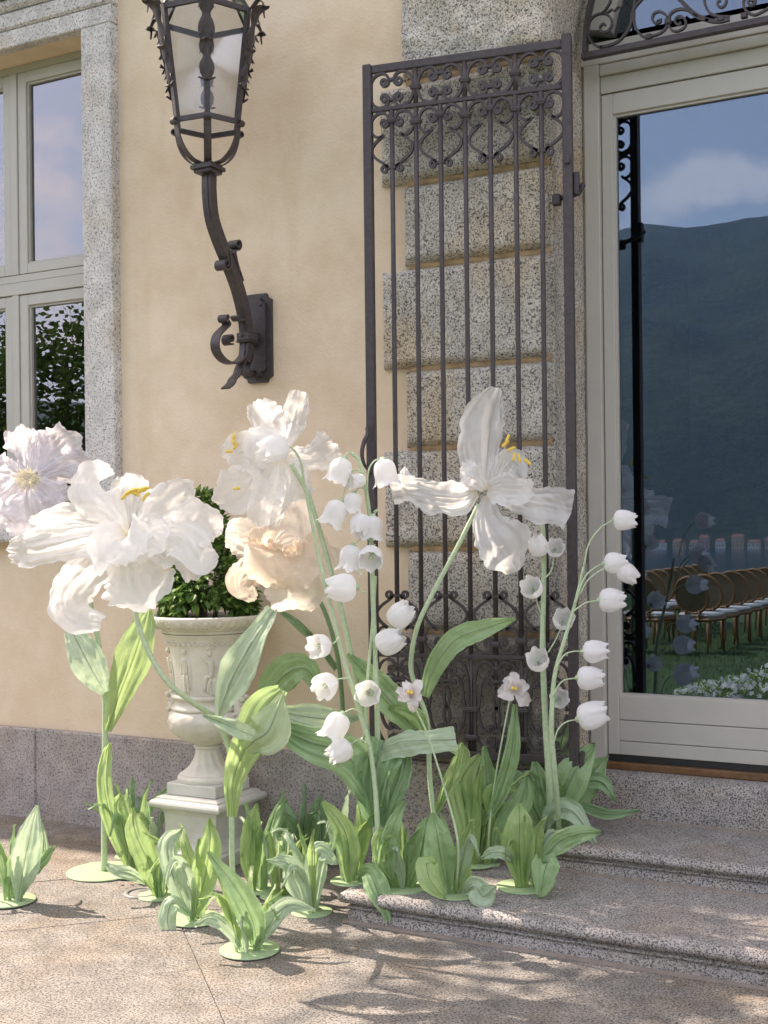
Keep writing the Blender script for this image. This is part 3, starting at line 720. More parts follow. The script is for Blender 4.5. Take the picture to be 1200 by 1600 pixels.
lscroll(lsp(366,383,9,250,1.4,False)[::1] + [(362,396),(366,415),(374,440)], .055, .008)
lscroll(lsp(348,413,10,20,1.4,True)[::1] + [(352,398),(356,396),(361,405),(367,425)], .062, .008)
lscroll(lsp(350,497,6,300,1.1,True) + [(354,508),(347,515),(339,524),(336,537),(339,551),(349,563),(362,568),(374,563),(383,550),(386,536),(386,525)], .05, .009)
lscroll(lsp(357,530,9,180,1.2,False)[::-1][:1] + lsp(357,530,9,-60,1.3,True) , .045, .008)
lscroll([(388,545),(380,560),(374,575),(370,586),(364,592),(360,600),(352,607)], .05, .008)
lscroll([(390,545),(389,560),(385,572),(384,584)] + lsp(392,586,9,180,1.2,True)[::-1], .05, .008)
lscroll([(378,500),(370,500),(366,494)], .045, .012)
c0 = lx(386, 528)
mb = MB(); mb.bevbox((XL-.035, c0.y-.045, c0.z-.018), (XL+.035, c0.y+.05, c0.z+.022), .004); mb.bevbox((XL-.038, c0.y-.048, c0.z-.026), (XL+.038, c0.y+.05, c0.z-.019), .002); part('collar', mb, iron, lan)
mb = MB(); mb.blob((XL-.0, c0.y-.047, c0.z+.008), .011, .008, .011); part('rivet', mb, iron, lan)
# wall plate, two notched layers
def plate(x0, x1, z0, z1, y0, y1, nk):
    o = [(x0+nk,z0),(x1-nk,z0),(x1-nk*.8,z0+nk*.6),(x1,z0+nk),(x1,z1-nk),(x1-nk*.8,z1-nk*.6),(x1-nk,z1),(x0+nk,z1),(x0+nk*.8,z1-nk*.6),(x0,z1-nk),(x0,z0+nk),(x0+nk*.8,z0+nk*.6)]
    k = len(o); mb = MB(); mb.add([(x,y0,z) for x,z in o]+[(x,y1,z) for x,z in o], [tuple(range(k)),]+[(i,i+k,(i+1)%k+k,(i+1)%k) for i in range(k)]); return mb
pz0, pz1 = onY(400, 599, YW).z, onY(402, 461, YW).z
part('wall_plate', plate(XL-.085, XL+.085, pz0, pz1, YW-.022, YW, .03), iron, lan)
part('wall_plate', plate(XL-.062, XL+.062, pz0+.03, pz1-.025, YW-.042, YW-.022, .03), iron, lan)
for z in (pz0+.06, pz1-.06):
    mb = MB(); mb.blob((XL+.035, YW-.042, z), .01, .007, .01); part('rivet', mb, iron, lan)
mb = MB(); mb.box((XL-.025, lx(386,530).y, c0.z-.03), (XL+.025, YW-.041, c0.z+.03)); part('mount', mb, iron, lan)
# head
A = lx(325, 268); ax, ay, az = A.x, A.y, A.z
mb = MB()
for k, (r, z0, z1) in enumerate(((.068, -.012, .004), (.085, .004, .022), (.070, .022, .034))):
    mb.add([(ax+r*math.cos(math.pi*j/2+math.pi/4+0), ay+r*math.sin(math.pi*j/2+math.pi/4), az+z) for z in (z0, z1) for j in range(4)], [(3,2,1,0),(4,5,6,7)]+[(j,(j+1)%4,4+(j+1)%4,4+j) for j in range(4)])
part('bracket_cap', mb, iron, lan)
# hexagon oriented with one post towards the viewer's side
a0 = math.atan2(-ay, -ax)
zb, zt, rb, rt_ = 3.545, 4.06, .160, .226
def hx(k, r, z): a = a0 + k*math.pi/3; return V(ax+r*math.cos(a), ay+r*math.sin(a), z)
for k in range(6):
    a = a0 + k*math.pi/3; er = V(math.cos(a), math.sin(a), 0); et = V(-math.sin(a), math.cos(a), 0)
    mb = MB(); mb.ribbon([hx(k, rb, zb-.012), hx(k, rt_, zt+.012)], et, .026, .02); part('post', mb, iron, lan, loc=hx(k, rb, zb))
    # curled support strap from the cap to the post foot
    prof = [(.045, az+.034), (.085, az+.045), (.128, az+.085), (.154, az+.135), (.166, zb-.03), (.170, zb-.005), (.178, zb+.004)]
    cur = [(.178+.013*math.cos(t), zb-.010+.013*math.sin(t)) for t in [math.pi/2 - i*.55 for i in range(10)]]
    pts = cr(prof, 22) + cur
    mb = MB(); mb.ribbon([V(ax, ay, 0)+er*p[0]+V(0,0,p[1]) for p in pts], et, .036, .006); part('strap', mb, iron, lan, loc=hx(k, .1, az))
    # bottom, top rails and the lower inner ring
    for (r, z, h, nm) in ((rb, zb, .022, 'bottom_rail'), (rt_, zt, .024, 'top_rail')):
        mb = MB(); mb.ribbon([hx(k, r, z), hx(k+1, r, z)], (0,0,1), h, .016); part(nm, mb, iron, lan, loc=hx(k, r, z))
    # glass
    mb = MB(); r1, r2 = rb-.004, rt_-.004
    mb.add([hx(k, r1, zb), hx(k+1, r1, zb), hx(k+1, r2, zt), hx(k, r2, zt)], [(0,1,2,3)]); part('pane', mb, M['glass_lamp'], lan, loc=hx(k, r1, zb))
    # roof rib and roof pane (seen from below through the glass)
    mb = MB(); mb.ribbon([hx(k, rt_, zt+.005), hx(k, .07, 4.34)], et, .018, .014); part('roof_rib', mb, iron, lan, loc=hx(k, rt_, zt))
    mb = MB(); mb.add([hx(k, rt_-.004, zt+.004), hx(k+1, rt_-.004, zt+.004), hx(k+1, .07, 4.335), hx(k, .07, 4.335)], [(0,1,2,3)]); part('roof_pane', mb, M['glass_lamp'], lan, loc=hx(k, rt_, zt))
    # leaf-shaped iron cladding along the post: lobed strips with flicked tips
    def lp_(s, off): r = rb+(rt_-rb)*s; return V(ax, ay, 0)+er*(r+off)+V(0,0,zb+(zt-zb)*s)
    for (s0, s1, wmax, o0, o1) in ((.30, .68, .066, .018, .034), (.60, 1.06, .078, .026, .055)):
        n = 16; vs = []; fs = []
        for i in range(n+1):
            t = i/n; s = s1-(s1-s0)*t
            lob = abs(math.sin(math.pi*(t*1.9+.12)))**.7
            wv = wmax*(.32+.68*lob)*(1 if t > .05 else .6)
            off = o1+(o0-o1)*t + (.05*max(0, .18-t)/.18)*(1 if s1 > .9 else .4) + .02*max(0, t-.9)*10*(.25)
            c = lp_(s, off); drop = -.03*max(0, .1-t)/.1
            for x, b in ((-1, -.010), (-.5, .0), (0, .006), (.5, .0), (1, -.010)):
                vs.append(c + et*(x*wv/2) + er*b*.9 + V(0,0,drop-abs(x)*.006))
        w_ = 5
        fs = [(i*w_+j, i*w_+j+1, (i+1)*w_+j+1, (i+1)*w_+j) for i in range(n) for j in range(4)]
        mb = MB(); mb.add(vs, fs, True)
        # flicked barbs
        for tt in (.34, .80):
            s = s1-(s1-s0)*tt; c = lp_(s, o1+(o0-o1)*tt)
            for sg in (-1, 1):
                mb.add([c+et*sg*wmax*.22+V(0,0,.022), c+et*sg*wmax*.30-V(0,0,.008), c+et*sg*wmax*.50+er*.008-V(0,0,.018), c+et*sg*wmax*.38+er*.002+V(0,0,.006)], [(0,1,2,3)])
        part('iron_leaf', mb, iron, lan, loc=lp_(s0, 0))
    s = .30; mb = MB(); c = lp_(s, .018)
    mb.tube([c-et*.040+er*.004+V(0,0,.004), c-et*.02, c, c+et*.02, c+et*.040+er*.004+V(0,0,.004)], [.004,.006,.006,.006,.004], 8); part('leaf_tie', mb, iron, lan, loc=c)
    # top flick of the rib
    pts = [lp_(1.0, .02), lp_(1.06, .04), lp_(1.07, .06), lp_(1.02, .08), lp_(.95, .085), lp_(.90, .092)]
    mb = MB(); mb.ribbon(cr(pts, 18), et, [.035-.0016*i for i in range(18)], .004); part('rib_tip', mb, iron, lan, loc=lp_(1, 0))
mb = MB(); mb.lathe((ax, ay, 0), [(.0,4.30),(.085,4.335),(.095,4.36),(.06,4.40),(.03,4.44),(.045,4.48),(.03,4.52),(.0,4.58)], 12); part('finial', mb, iron, lan)

# ------------------------------------------------------------------ pedestal and urn
pc = (-3.575, 4.895)
ped = thing('stone_pedestal', 'square moulded white marble pedestal standing on the paving under the urn', 'pedestal', (*pc, 0))
def sq(mb, prof):
    vs = []
    for r, z in prof: vs += [(pc[0]-r, pc[1]-r, z), (pc[0]+r, pc[1]-r, z), (pc[0]+r, pc[1]+r, z), (pc[0]-r, pc[1]+r, z)]
    m = len(prof); mb.add(vs, [(i*4+j, i*4+(j+1)%4, (i+1)*4+(j+1)%4, (i+1)*4+j) for i in range(m-1) for j in range(4)] + [((m-1)*4, (m-1)*4+1, (m-1)*4+2, (m-1)*4+3)])
    return mb
part('pedestal_base', sq(MB(), [(.20,0),(.20,.062),(.196,.066),(.188,.07),(.184,.082),(.172,.092),(.164,.102),(.160,.108)]), M['marble2'], ped)
part('pedestal_die', sq(MB(), [(.160,.1085),(.154,.13),(.1515,.16),(.1515,.20),(.154,.235),(.162,.255),(.170,.263)]), M['marble2'], ped)
part('pedestal_cornice', sq(MB(), [(.172,.2635),(.186,.266),(.200,.272),(.2065,.281),(.2075,.291),(.204,.301),(.196,.308),(.184,.311),(.182,.319),(.170,.324),(.164,.327)]), M['marble2'], ped)
ux, uy = -3.578, 4.90
urn = thing('stone_urn', 'weathered white marble urn carved with figures holding the leafy green shrub', 'urn', (ux, uy, .385))
part('plinth_slab', (lambda mb: (mb.bevbox((pc[0]-.146, pc[1]-.146, .3275), (pc[0]+.146, pc[1]+.146, .386), .005), mb)[-1])(MB()), M['marble2'], urn)
def tw(a, z, r): return .0035*math.sin(a*12+(z-.4)*38) if .42 < z < .53 else 0
part('urn_foot', MB().lathe((ux, uy, 0), cr([(.05,.386),(.142,.386),(.150,.394),(.151,.404),(.145,.413),(.137,.418),(.136,.422),(.118,.432),(.100,.446),(.083,.466),(.069,.492),(.062,.520),(.062,.538),(.070,.546),(.072,.554),(.066,.560)], 50), 60, tw), M['marble'], urn)
def orn(a, z, r): return .0035*noise.noise(V(math.cos(a)*9, math.sin(a)*9, z*34))*(1 if .60 < z < .72 else 0)*2.2
part('urn_bulb', MB().lathe((ux, uy, 0), cr([(.066,.5605),(.072,.566),(.105,.578),(.140,.596),(.170,.622),(.188,.650),(.196,.680),(.193,.706),(.180,.725),(.170,.733)], 46), 72, orn), M['marble'], urn)
part('urn_waist', MB().lathe((ux, uy, 0), cr([(.170,.7335),(.176,.738),(.179,.746),(.174,.755),(.164,.762),(.160,.772),(.163,.785),(.174,.793),(.180,.800),(.179,.810),(.170,.816)], 40), 60), M['marble'], urn)
body_prof = [(.168,.8165),(.1705,.85),(.175,.90),(.181,.96),(.188,1.02),(.196,1.06),(.204,1.085),(.214,1.103),(.219,1.112)]
def body(a, z, r): return .002*noise.noise(V(math.cos(a)*6, math.sin(a)*6, z*14))
part('urn_body', MB().lathe((ux, uy, 0), cr(body_prof, 44), 72, body), M['marble'], urn)
part('urn_rim', MB().lathe((ux, uy, 0), cr([(.214,1.1125),(.222,1.118),(.224,1.128),(.240,1.136),(.262,1.150),(.280,1.170),(.286,1.186),(.284,1.196),(.274,1.200),(.258,1.196),(.246,1.185),(.238,1.16)], 46), 80), M['marble'], urn)
# egg mouldings round the rim
for k in range(26):
    a = 2*math.pi*k/26; n1 = V(math.cos(a), math.sin(a), 0); c = V(ux, uy, 1.166) + n1*.268; tt = V(-math.sin(a), math.cos(a), 0); up = (V(0,0,1)*.8+n1*.6).normalized(); nn = tt.cross(up)
    mb = MB(); vs = []; fs = []
    for i in range(7):
        ph = math.pi*i/6
        for j in range(10):
            b = 2*math.pi*j/10; vs.append(c + tt*.0165*math.sin(ph)*math.cos(b) + up*.024*math.cos(ph) + nn*(-.012 if nn.dot(n1) < 0 else .012)*math.sin(ph)*math.sin(b))
    fs = [(i*10+j, i*10+(j+1)%10, (i+1)*10+(j+1)%10, (i+1)*10+j) for i in range(6) for j in range(10)]
    mb.add(vs, fs, True)
    ring = [c + tt*.027*math.cos(b) + up*.033*math.sin(b) + nn*(-.004 if nn.dot(n1) < 0 else .004) for b in [math.pi*.75+math.pi*1.5*i/12 for i in range(13)]]
    mb.tube(ring, .0032, 5); part('egg_moulding', mb, M['marble'], urn, loc=c)
# low relief figures on the body
def bodyr(z):
    P = body_prof
    for (r0, z0), (r1, z1) in zip(P[:-1], P[1:]):
        if z0 <= z <= z1: return r0+(r1-r0)*(z-z0)/(z1-z0)
    return P[0][0]
def onb(a, z, o=0): r = bodyr(z)+o; return V(ux+r*math.cos(a), uy+r*math.sin(a), z)
acam = math.atan2(-uy, -ux)
for k in range(9):
    a = acam - .62 + k*2*math.pi/9; sit = k % 2 == 1; mb = MB(); q_ = random.Random(k)
    def limb(p, r, o=.0): 
        mb.tube([onb(a+x, z, o) for x, z in cr(p, 9)], [r*(1-.35*i/8) for i in range(9)], 7)
    if not sit:
        limb([(0,1.0),(.01,.96),(-.01,.92)], .017); limb([(-.03,.92),(-.05,.88),(-.04,.83)], .0105); limb([(.03,.92),(.05,.875),(.06,.83)], .0105)
        limb([(-.05,.995),(-.12,.965),(-.13,.92)], .0065); limb([(.06,.995),(.13,.975),(.10,.935)], .0065); mb.blob(onb(a+.01, 1.032, .004), .012, .012, .016)
        limb([(.1,.99),(.14,.93),(.12,.85)], .008)
    else:
        limb([(0,.99),(.03,.955),(.02,.91)], .018); limb([(.02,.91),(-.12,.905),(-.16,.84)], .012); limb([(.02,.90),(-.05,.87),(-.07,.83)], .011)
        limb([(-.02,.985),(-.14,.985),(-.22,1.01)], .0065); limb([(.04,.98),(.15,.95),(.08,.91)], .0068); mb.blob(onb(a-.02, 1.022, .004), .012, .012, .015)
        limb([(.10,.90),(.12,.86),(.10,.82)], .015); limb([(-.1,1.045),(0,1.055),(.1,1.045)], .007)
    part('relief_figure', mb, M['marble'], urn, loc=onb(a, .92))
mb = MB()
for k in range(40):
    a = 2*math.pi*k/40; mb.tube([onb(a, 1.075, .001), onb(a+.05, 1.062, .005), onb(a+.11, 1.066, .001)], [.004,.0065,.003], 6)
part('garland', mb, M['marble'], urn, kind='stuff')
for sg in (0, math.pi):
    a = sg - .05; c = V(ux+math.cos(a)*.205, uy+math.sin(a)*.205, .75); mb = MB()
    mb.blob(c, .040, .036, .062, 14, 12)
    for dx, dz, r in ((-.014,.018,.009),(.014,.018,.009),(0,.0,.010),(0,-.024,.009),(-.02,-.03,.012),(.02,-.03,.012),(0,-.052,.016),(-.024,.045,.014),(.024,.045,.014),(0,.055,.014)):
        mb.blob(c+V(math.cos(a)*.030, dx-.0, dz), r, r, r, 8, 6)
        mb.blob(c+V(dx*math.cos(a), -.028, dz), r, r, r, 8, 6)
    mb.tube([c+V(0,0,.05), c+V(math.cos(a)*.01,0,.09), c+V(-math.cos(a)*.02,0,.125)], [.024,.018,.012], 10)
    part('mask_handle', mb, M['marble'], urn, loc=c)
mb = MB(); mb.lathe((ux, uy, 0), [(.0,1.165),(.24,1.16)], 24, lambda a, z, r: 0); part('soil', mb, M['soil'], urn)
# shrub growing in the urn
sh = thing('potted_shrub', 'dark green small-leaved shrub growing out of the white stone urn', 'shrub', (ux, uy, 1.165))
srn = random.Random(21)
D0 = depth((ux, uy, 1.4))
def hullr(py):  # crown outline left/right in px for an image row
    rows_ = [(768,300,322),(785,288,345),(810,284,352),(840,300,352),(870,285,360),(900,268,385),(930,250,396),(950,254,396),(962,262,388)]
    for (a, l0, r0), (b, l1, r1) in zip(rows_[:-1], rows_[1:]):
        if a <= py <= b: t = (py-a)/(b-a); return l0+(l1-l0)*t, r0+(r1-r0)*t
    return 300, 340
stems = []
for k in range(9):
    a = srn.uniform(0, 6.28); r0 = srn.uniform(.01,.05); top = V(ux+math.cos(a)*srn.uniform(.05,.16), uy+math.sin(a)*srn.uniform(.05,.15), srn.uniform(1.4,1.62))
    b0_ = V(ux+math.cos(a)*r0, uy+math.sin(a)*r0, 1.16); mid = (b0_+top)/2+V(srn.uniform(-.02,.02), srn.uniform(-.02,.02), .02)
    mb = MB(); pts = cr([b0_, mid, top], 10); mb.tube(pts, [.0075-.0005*i for i in range(10)], 7); part('stem', mb, M['bark'], sh, loc=b0_)
mbs = [MB(), MB()]
for k in range(5200):
    py = srn.choice([srn.uniform(768,965), srn.uniform(850,962)]); l, r = hullr(py); cx_ = (l+r)/2; hw = (r-l)/2
    s = srn.uniform(-1, 1); s = math.copysign(abs(s)**.75, s); dd = srn.uniform(-1, 1)*math.sqrt(max(0, 1-s*s))
    if py > 945 and abs(s) < .5: continue
    if noise.noise(V(s*3, py/22, dd*2)) < -.33: continue
    p = at(cx_+s*hw, py, D0 + dd*hw*D0/FPX)
    if p.z < 1.17: continue
    L_ = srn.uniform(.026,.048)*(1.25 if py > 900 else .9); out_ = (p - V(ux, uy, 1.35)); out_ = out_.normalized()
    d = (out_*.8 + V(srn.uniform(-1,1), srn.uniform(-1,1), srn.uniform(-.9,.7))).normalized(); sd = d.cross(V(srn.uniform(-.6,.6), srn.uniform(-.6,.6), 1)).normalized(); nn = sd.cross(d)
    wv = L_*.27
    pts = [p, p+d*L_*.35+sd*wv, p+d*L_*.72+sd*wv*.75, p+d*L_-nn*L_*.15, p+d*L_*.72-sd*wv*.75, p+d*L_*.35-sd*wv, p+d*L_*.5-nn*L_*.08]
    mbs[1 if srn.random() < .22 else 0].add(pts, [(0,1,6),(1,2,6),(2,3,6),(3,4,6),(4,5,6),(5,0,6)])
part('foliage', mbs[0], M['crown'], sh, kind='stuff'); part('foliage', mbs[1], M['crownl'], sh, kind='stuff')
# ------------------------------------------------------------------ paper sheets: petals and leaves
def sheet(pts, hw, nh, seed=0, nu=23, nv=40, cup=0.0, crump=.0, vein=0, crease=.006, cf=3.0, ruffle=.01, rf=3.0, wob=.08, twist=(0, 0), pleat=0.0, pn=9, notch=0.0, asym=0.0):
    """thin crumpled paper strip: pts 3-D centre line, hw half widths (m), nh facing hint; returns verts, faces, uvs"""
    c = cr(pts, nv); w_ = cr([(x,) for x in hw], nv); rs = random.Random(seed); vs = []; uv = []; so = seed*13.7
    C_ = [Vector(p) for p in c]; nvL = sum((a-b).length for a, b in zip(C_[1:], C_[:-1]))
    for i in range(nv):
        s = i/(nv-1); T = (C_[min(i+1, nv-1)]-C_[max(i-1, 0)]).normalized()
        side = T.cross(nh); side = side.normalized() if side.length > .15 else side + T.orthogonal()*.2
        side.normalize(); n = side.cross(T).normalized()
        tw = twist[0] + (twist[1]-twist[0])*s
        if tw: side, n = side*math.cos(tw)+n*math.sin(tw), n*math.cos(tw)-side*math.sin(tw)
        W_ = max(.0008, w_[i][0])
        for j in range(nu):
            x = 2*j/(nu-1)-1; ax_ = abs(x)
            ww = W_*(1+wob*(noise.noise(V(s*rf*1.3, (1 if x > 0 else -1)*3+so, .5))*2 + (abs(noise.noise(V(s*rf*4, (1 if x > 0 else -1)*5+so, 1.5)))-.2)*1.5)*ax_)
            env = math.sin(math.pi*min(1, s*1.15+.04))**.5 if s < .9 else .6
            d = cup*.65*W_*(x*x)
            d += crease*env*noise.noise(V(x*cf+so, s*cf*.45, so))*1.7
            d += crease*.55*env*noise.noise(V(x*cf*2.6+so, s*cf*1.1, so+7))*1.6
            d += ruffle*(ax_**2.2)*math.sin(s*rf*6.28+ (1.3 if x > 0 else 4)+so + 1.5*noise.noise(V(s*4, x, so)))*env*min(1, s*3)
            if i > nv*.7: d += ruffle*.8*((s-.7)/.3)*math.sin(x*rf*1.8+so)
            if pleat:
                ph = x*pn*math.pi*.5 + 1.2*noise.noise(V(s*2.2, so, x*1.5)); d += pleat*(abs((ph/math.pi) % 2 - 1)*2-1)*(.35+.65*s)
            if crump:
                q0 = V(x*W_*20+so, s*nvL*11, so*.37); q1 = V(x*W_*46+so, s*nvL*22+3, so*.37)
                f1 = noise.voronoi(q0)[0]; f2 = noise.voronoi(q1)[0]
                d += crump*((f1[1]-f1[0])*1.3 - .4 + (f2[1]-f2[0])*.6 + .5*abs(noise.noise(q1*1.9)))*(.3+.7*env)
            if vein: d += vein*(math.exp(-(x*9)**2)) + vein*1.5*ax_
            P = C_[i] + side*x*ww + n*d + T*(-notch*W_*(x*x)*(s**3)) + T*(noise.noise(V(x*4+so, 9.1, so))*notch*W_*.6*(s**4))
            vs.append(P); uv.append(((x+1)/2, s))
    fs = [(i*nu+j, i*nu+j+1, (i+1)*nu+j+1, (i+1)*nu+j) for i in range(nv-1) for j in range(nu-1)]
    return vs, fs, uv
def sheet_part(name, data, mat, parent, label=None, thick=0):
    vs, fs, uv = data; mb = MB(); mb.add(vs, fs, True)
    o = part(name, mb, mat, parent, label, loc=vs[len(vs)//2] if False else vs[0])
    ul = o.data.uv_layers.new(name='UVMap'); lv = [0]*len(o.data.loops); o.data.loops.foreach_get('vertex_index', lv)
    arr = []
    for i in lv: arr += uv[i]
    ul.data.foreach_set('uv', arr); return o
def VIEW(p): return (CAM-Vector(p)).normalized()
def petal(parent, D, pl, hw, mat='white', seed=0, name='petal', label=None, **k):
    """pl: (px, py, extra depth) centre line; hw: half widths in photo pixels at that depth"""
    pts = [at(x, y, D+d) for x, y, d in pl]; nh = VIEW(pts[len(pts)//2])
    hint = V(*k.pop('tilt', (0,0,0))); nh = (nh+hint).normalized()
    hwm = [h*D/FPX for h in hw]
    sc = D/FPX
    kk = dict(crease=.008, cf=2.4, ruffle=.013, rf=2.2, wob=.22, notch=.3, crump=.008, nu=31, nv=52); kk.update(k)
    return sheet_part(name, sheet(pts, hwm, nh, seed=seed, **kk), M[mat], parent, label)
def lf(parent, D, pl, hw, mat='leaf', seed=0, **k):
    kk = dict(crease=.009, cf=2.2, ruffle=.010, rf=2.0, wob=.10, notch=0, pleat=.0022, pn=9, cup=.3, crump=.008, vein=.004, nu=23, nv=40); kk.update(k)
    return petal(parent, D, pl, hw, mat, seed, name=k.pop('nm', 'leaf') if 'nm' in k else 'leaf', **kk)
def tube_part(name, pts, r, mat, parent, n=10, k=4, wrap=0.0, label=None):
    p = cr(pts, max(8, len(pts)*k)); m = len(p)
    rr = [r[0]+(r[1]-r[0])*i/(m-1) + wrap*noise.noise(V(i*.7, r[0]*100, 2)) for i in range(m)] if isinstance(r, tuple) else r
    mb = MB(); mb.tube(p, rr, n); return part(name, mb, M[mat], parent, label, loc=p[0])
def stem_px(parent, D, pl, r=(.010,.008), mat='stem', name='stem', n=10):
    return tube_part(name, [at(x, y, D+d) for x, y, d in pl], r, mat, parent, n, 5, .0006)
dz_ = [0]
def disc(parent, c, r, mat='disc', name='base_disc'):
    dz_[0] += 1; c = (c[0], c[1], c[2]+.0006+(dz_[0] % 7)*.0011); mb = MB(); mb.lathe(c, [(.0001,.0055),(r*.96,.0055),(r,.004),(r,.0)], 40, lambda a, z, rr: 0); return part(name, mb, M[mat], parent)
def stamens(parent, D, root, tips, dd=-.06, L_=12, thick=1.0, mat='twine'):
    r0 = at(root[0], root[1], D)
    for i, t in enumerate(tips):
        x, y, ang = t[:3]; d = t[3] if len(t) > 3 else dd
        p = at(x, y, D+d); mid = (r0+p)/2 + V(0,0,.01*((i % 3)-1))
        f = tube_part('filament', [r0, mid, p], (.0016*thick, .0012*thick), mat, parent, 5, 3)
        a = R(ang); h = L_/2
        p0 = at(x-h*math.cos(a), y+h*math.sin(a), D+d-.004); p1 = at(x+h*math.cos(a), y-h*math.sin(a), D+d+.004)
        pm = (p0+p1)/2+V(0,0,.003)
        mb = MB(); mb.tube(cr([p0, pm, p1], 8), [.004,.0062,.0068,.0062,.0062,.0068,.006,.004], 8); part('anther', mb, M['anther'], f, loc=pm)

# ---- giant white lily, left of the urn
base = onZ(378, 1436, 0)
g = thing('giant_lily', 'huge open white paper lily left of the urn, on a drooping curved stem', 'paper flower', base, 'giant paper flowers')
disc(g, (base.x, base.y, .0), .115)
DB = depth(base); DL = 4.78
stem_px(g, 0, [(366,1436,DB),(363,1350,DB),(362,1260,DB-.02),(362,1190,DB-.05),(340,1128,DB-.08),(300,1097,DL+.05),(262,1066,DL+.0),(232,1018,DL),(212,960,DL+.02),(205,900,DL+.04),(203,845,DL+.04)], (.0125,.0095))
P = lambda *a, **k: petal(g, DL, *a, **k)
P([(205,835,.03),(205,800,.10),(200,765,.14),(196,741,.10)], [7,30,33,14], seed=3, cup=-.5)
P([(215,828,.02),(245,800,.06),(276,772,.06),(302,756,.0)], [8,30,30,9], seed=5, cup=-.35)
P([(195,838,.02),(150,820,.09),(95,812,.11),(46,812,.04)], [8,26,22,8], seed=6, cup=.3)
P([(225,835,.0),(275,822,-.02),(315,818,.0),(346,830,.05)], [10,26,33,20], seed=7, cup=.3)
P([(195,842,.03),(150,880,.05),(108,925,.03),(112,962,-.03),(160,978,-.12)], [10,34,38,34,16], seed=8, cup=.35, twist=(0,.5))
P([(210,842,.03),(212,885,.01),(222,920,-.05),(238,950,-.14)], [16,44,54,42], seed=9, cup=.35, notch=.4)
P([(222,842,.0),(262,850,-.06),(296,868,-.10),(300,908,-.06)], [10,30,34,10], seed=10, cup=.4)
P([(228,838,-.02),(262,836,-.09),(292,845,-.14),(312,874,-.16),(340,866,-.14)], [8,22,30,28,10], seed=17, cup=.5)
P([(198,838,.0),(152,838,-.06),(98,850,-.08),(52,860,-.04),(13,862,.04)], [8,25,27,25,15], seed=11, cup=.45, crease=.02)
P([(200,832,.0),(172,800,-.05),(148,770,-.06),(150,745,.02),(176,737,.09)], [8,26,42,30,12], seed=12, cup=-.5, twist=(0,-.5))
P([(198,838,-.03),(180,850,-.12),(196,864,-.19),(205,880,-.2)], [14,40,48,32], seed=13, cup=.3, notch=.5)
P([(212,838,-.03),(240,838,-.10),(262,850,-.16)], [10,30,34], seed=14, cup=.5)
stamens(g, DL, (203,832), [(196,775,40),(203,769,25),(213,766,5),(221,768,15),(226,764,10),(228,776,48),(210,772,160)], -.07, 17)
L_g = DL+.02
lf(g, DL+.12, [(343,1122,0),(362,1070,-.02),(388,1020,-.04),(414,975,-.03),(428,953,0)], [5,26,29,18,9], 'mint', 21, cup=.3, crease=.010, pleat=.003, tilt=(-.4,0,.3))
lf(g, DB-.08, [(362,1275,0),(366,1215,-.03),(388,1160,-.06),(412,1110,-.04),(440,1078,.02)], [7,16,26,30,10], 'leafy', 22, cup=.5, pleat=.003)
lf(g, DB-.12, [(372,1180,.02),(395,1160,-.05),(420,1140,-.07),(441,1085,.0)], [4,26,36,4], 'sheer', 23, cup=-.3, pleat=.001, tilt=(.5,0,.4))
lf(g, DL+.0, [(318,1118,0),(345,1128,-.03),(372,1140,-.05),(396,1150,-.03)], [2,9,12,8], 'mint', 24, cup=.6, pleat=.002)

# ---- lavender white poppy, far left
base = onZ(161, 1363, 0)
g = thing('giant_poppy', 'lavender white crinkled paper poppy in front of the window, leftmost of the giant flowers', 'paper flower', base, 'giant paper flowers')
disc(g, (base.x, base.y, .0), .170); DB = depth(base)
stem_px(g, DB, [(163,1363,0),(163,1270,.0),(164,1180,.0),(163,1080,-.02),(150,985,-.05),(128,900,-.1),(90,820,-.12),(50,765,-.12)], (.0155,.011))
DPp = DB-.22
P = lambda *a, **k: petal(g, DPp, *a, **{**dict(mat='lav', pleat=.0045, pn=19, crease=.022, ruffle=.030, rf=2.6, notch=.2, wob=.22, crump=.008, nu=33), **k})
P([(45,742,.03),(42,715,.08),(36,690,.09),(28,668,.04)], [14,24,26,18], seed=31)
P([(60,738,.03),(62,712,.06),(66,690,.04),(70,676,0)], [9,18,16,10], seed=32)
P([(66,738,.02),(88,716,.05),(108,700,.04),(126,690,.0)], [12,34,42,34], seed=33)
P([(60,745,.02),(95,735,.06),(125,726,.04),(144,722,0)], [10,24,30,14], seed=38)
P([(40,745,.04),(12,745,.06),(-18,742,.02)], [14,28,36], seed=34)
P([(58,752,.0),(78,768,-.04),(92,788,-.03)], [14,26,22], seed=35, cup=-.4)
P([(35,755,.0),(10,790,-.02),(-5,822,.0)], [16,38,42], seed=36)
P([(48,757,-.02),(52,785,-.05),(58,812,-.02),(62,834,.04)], [18,40,50,44], seed=37)
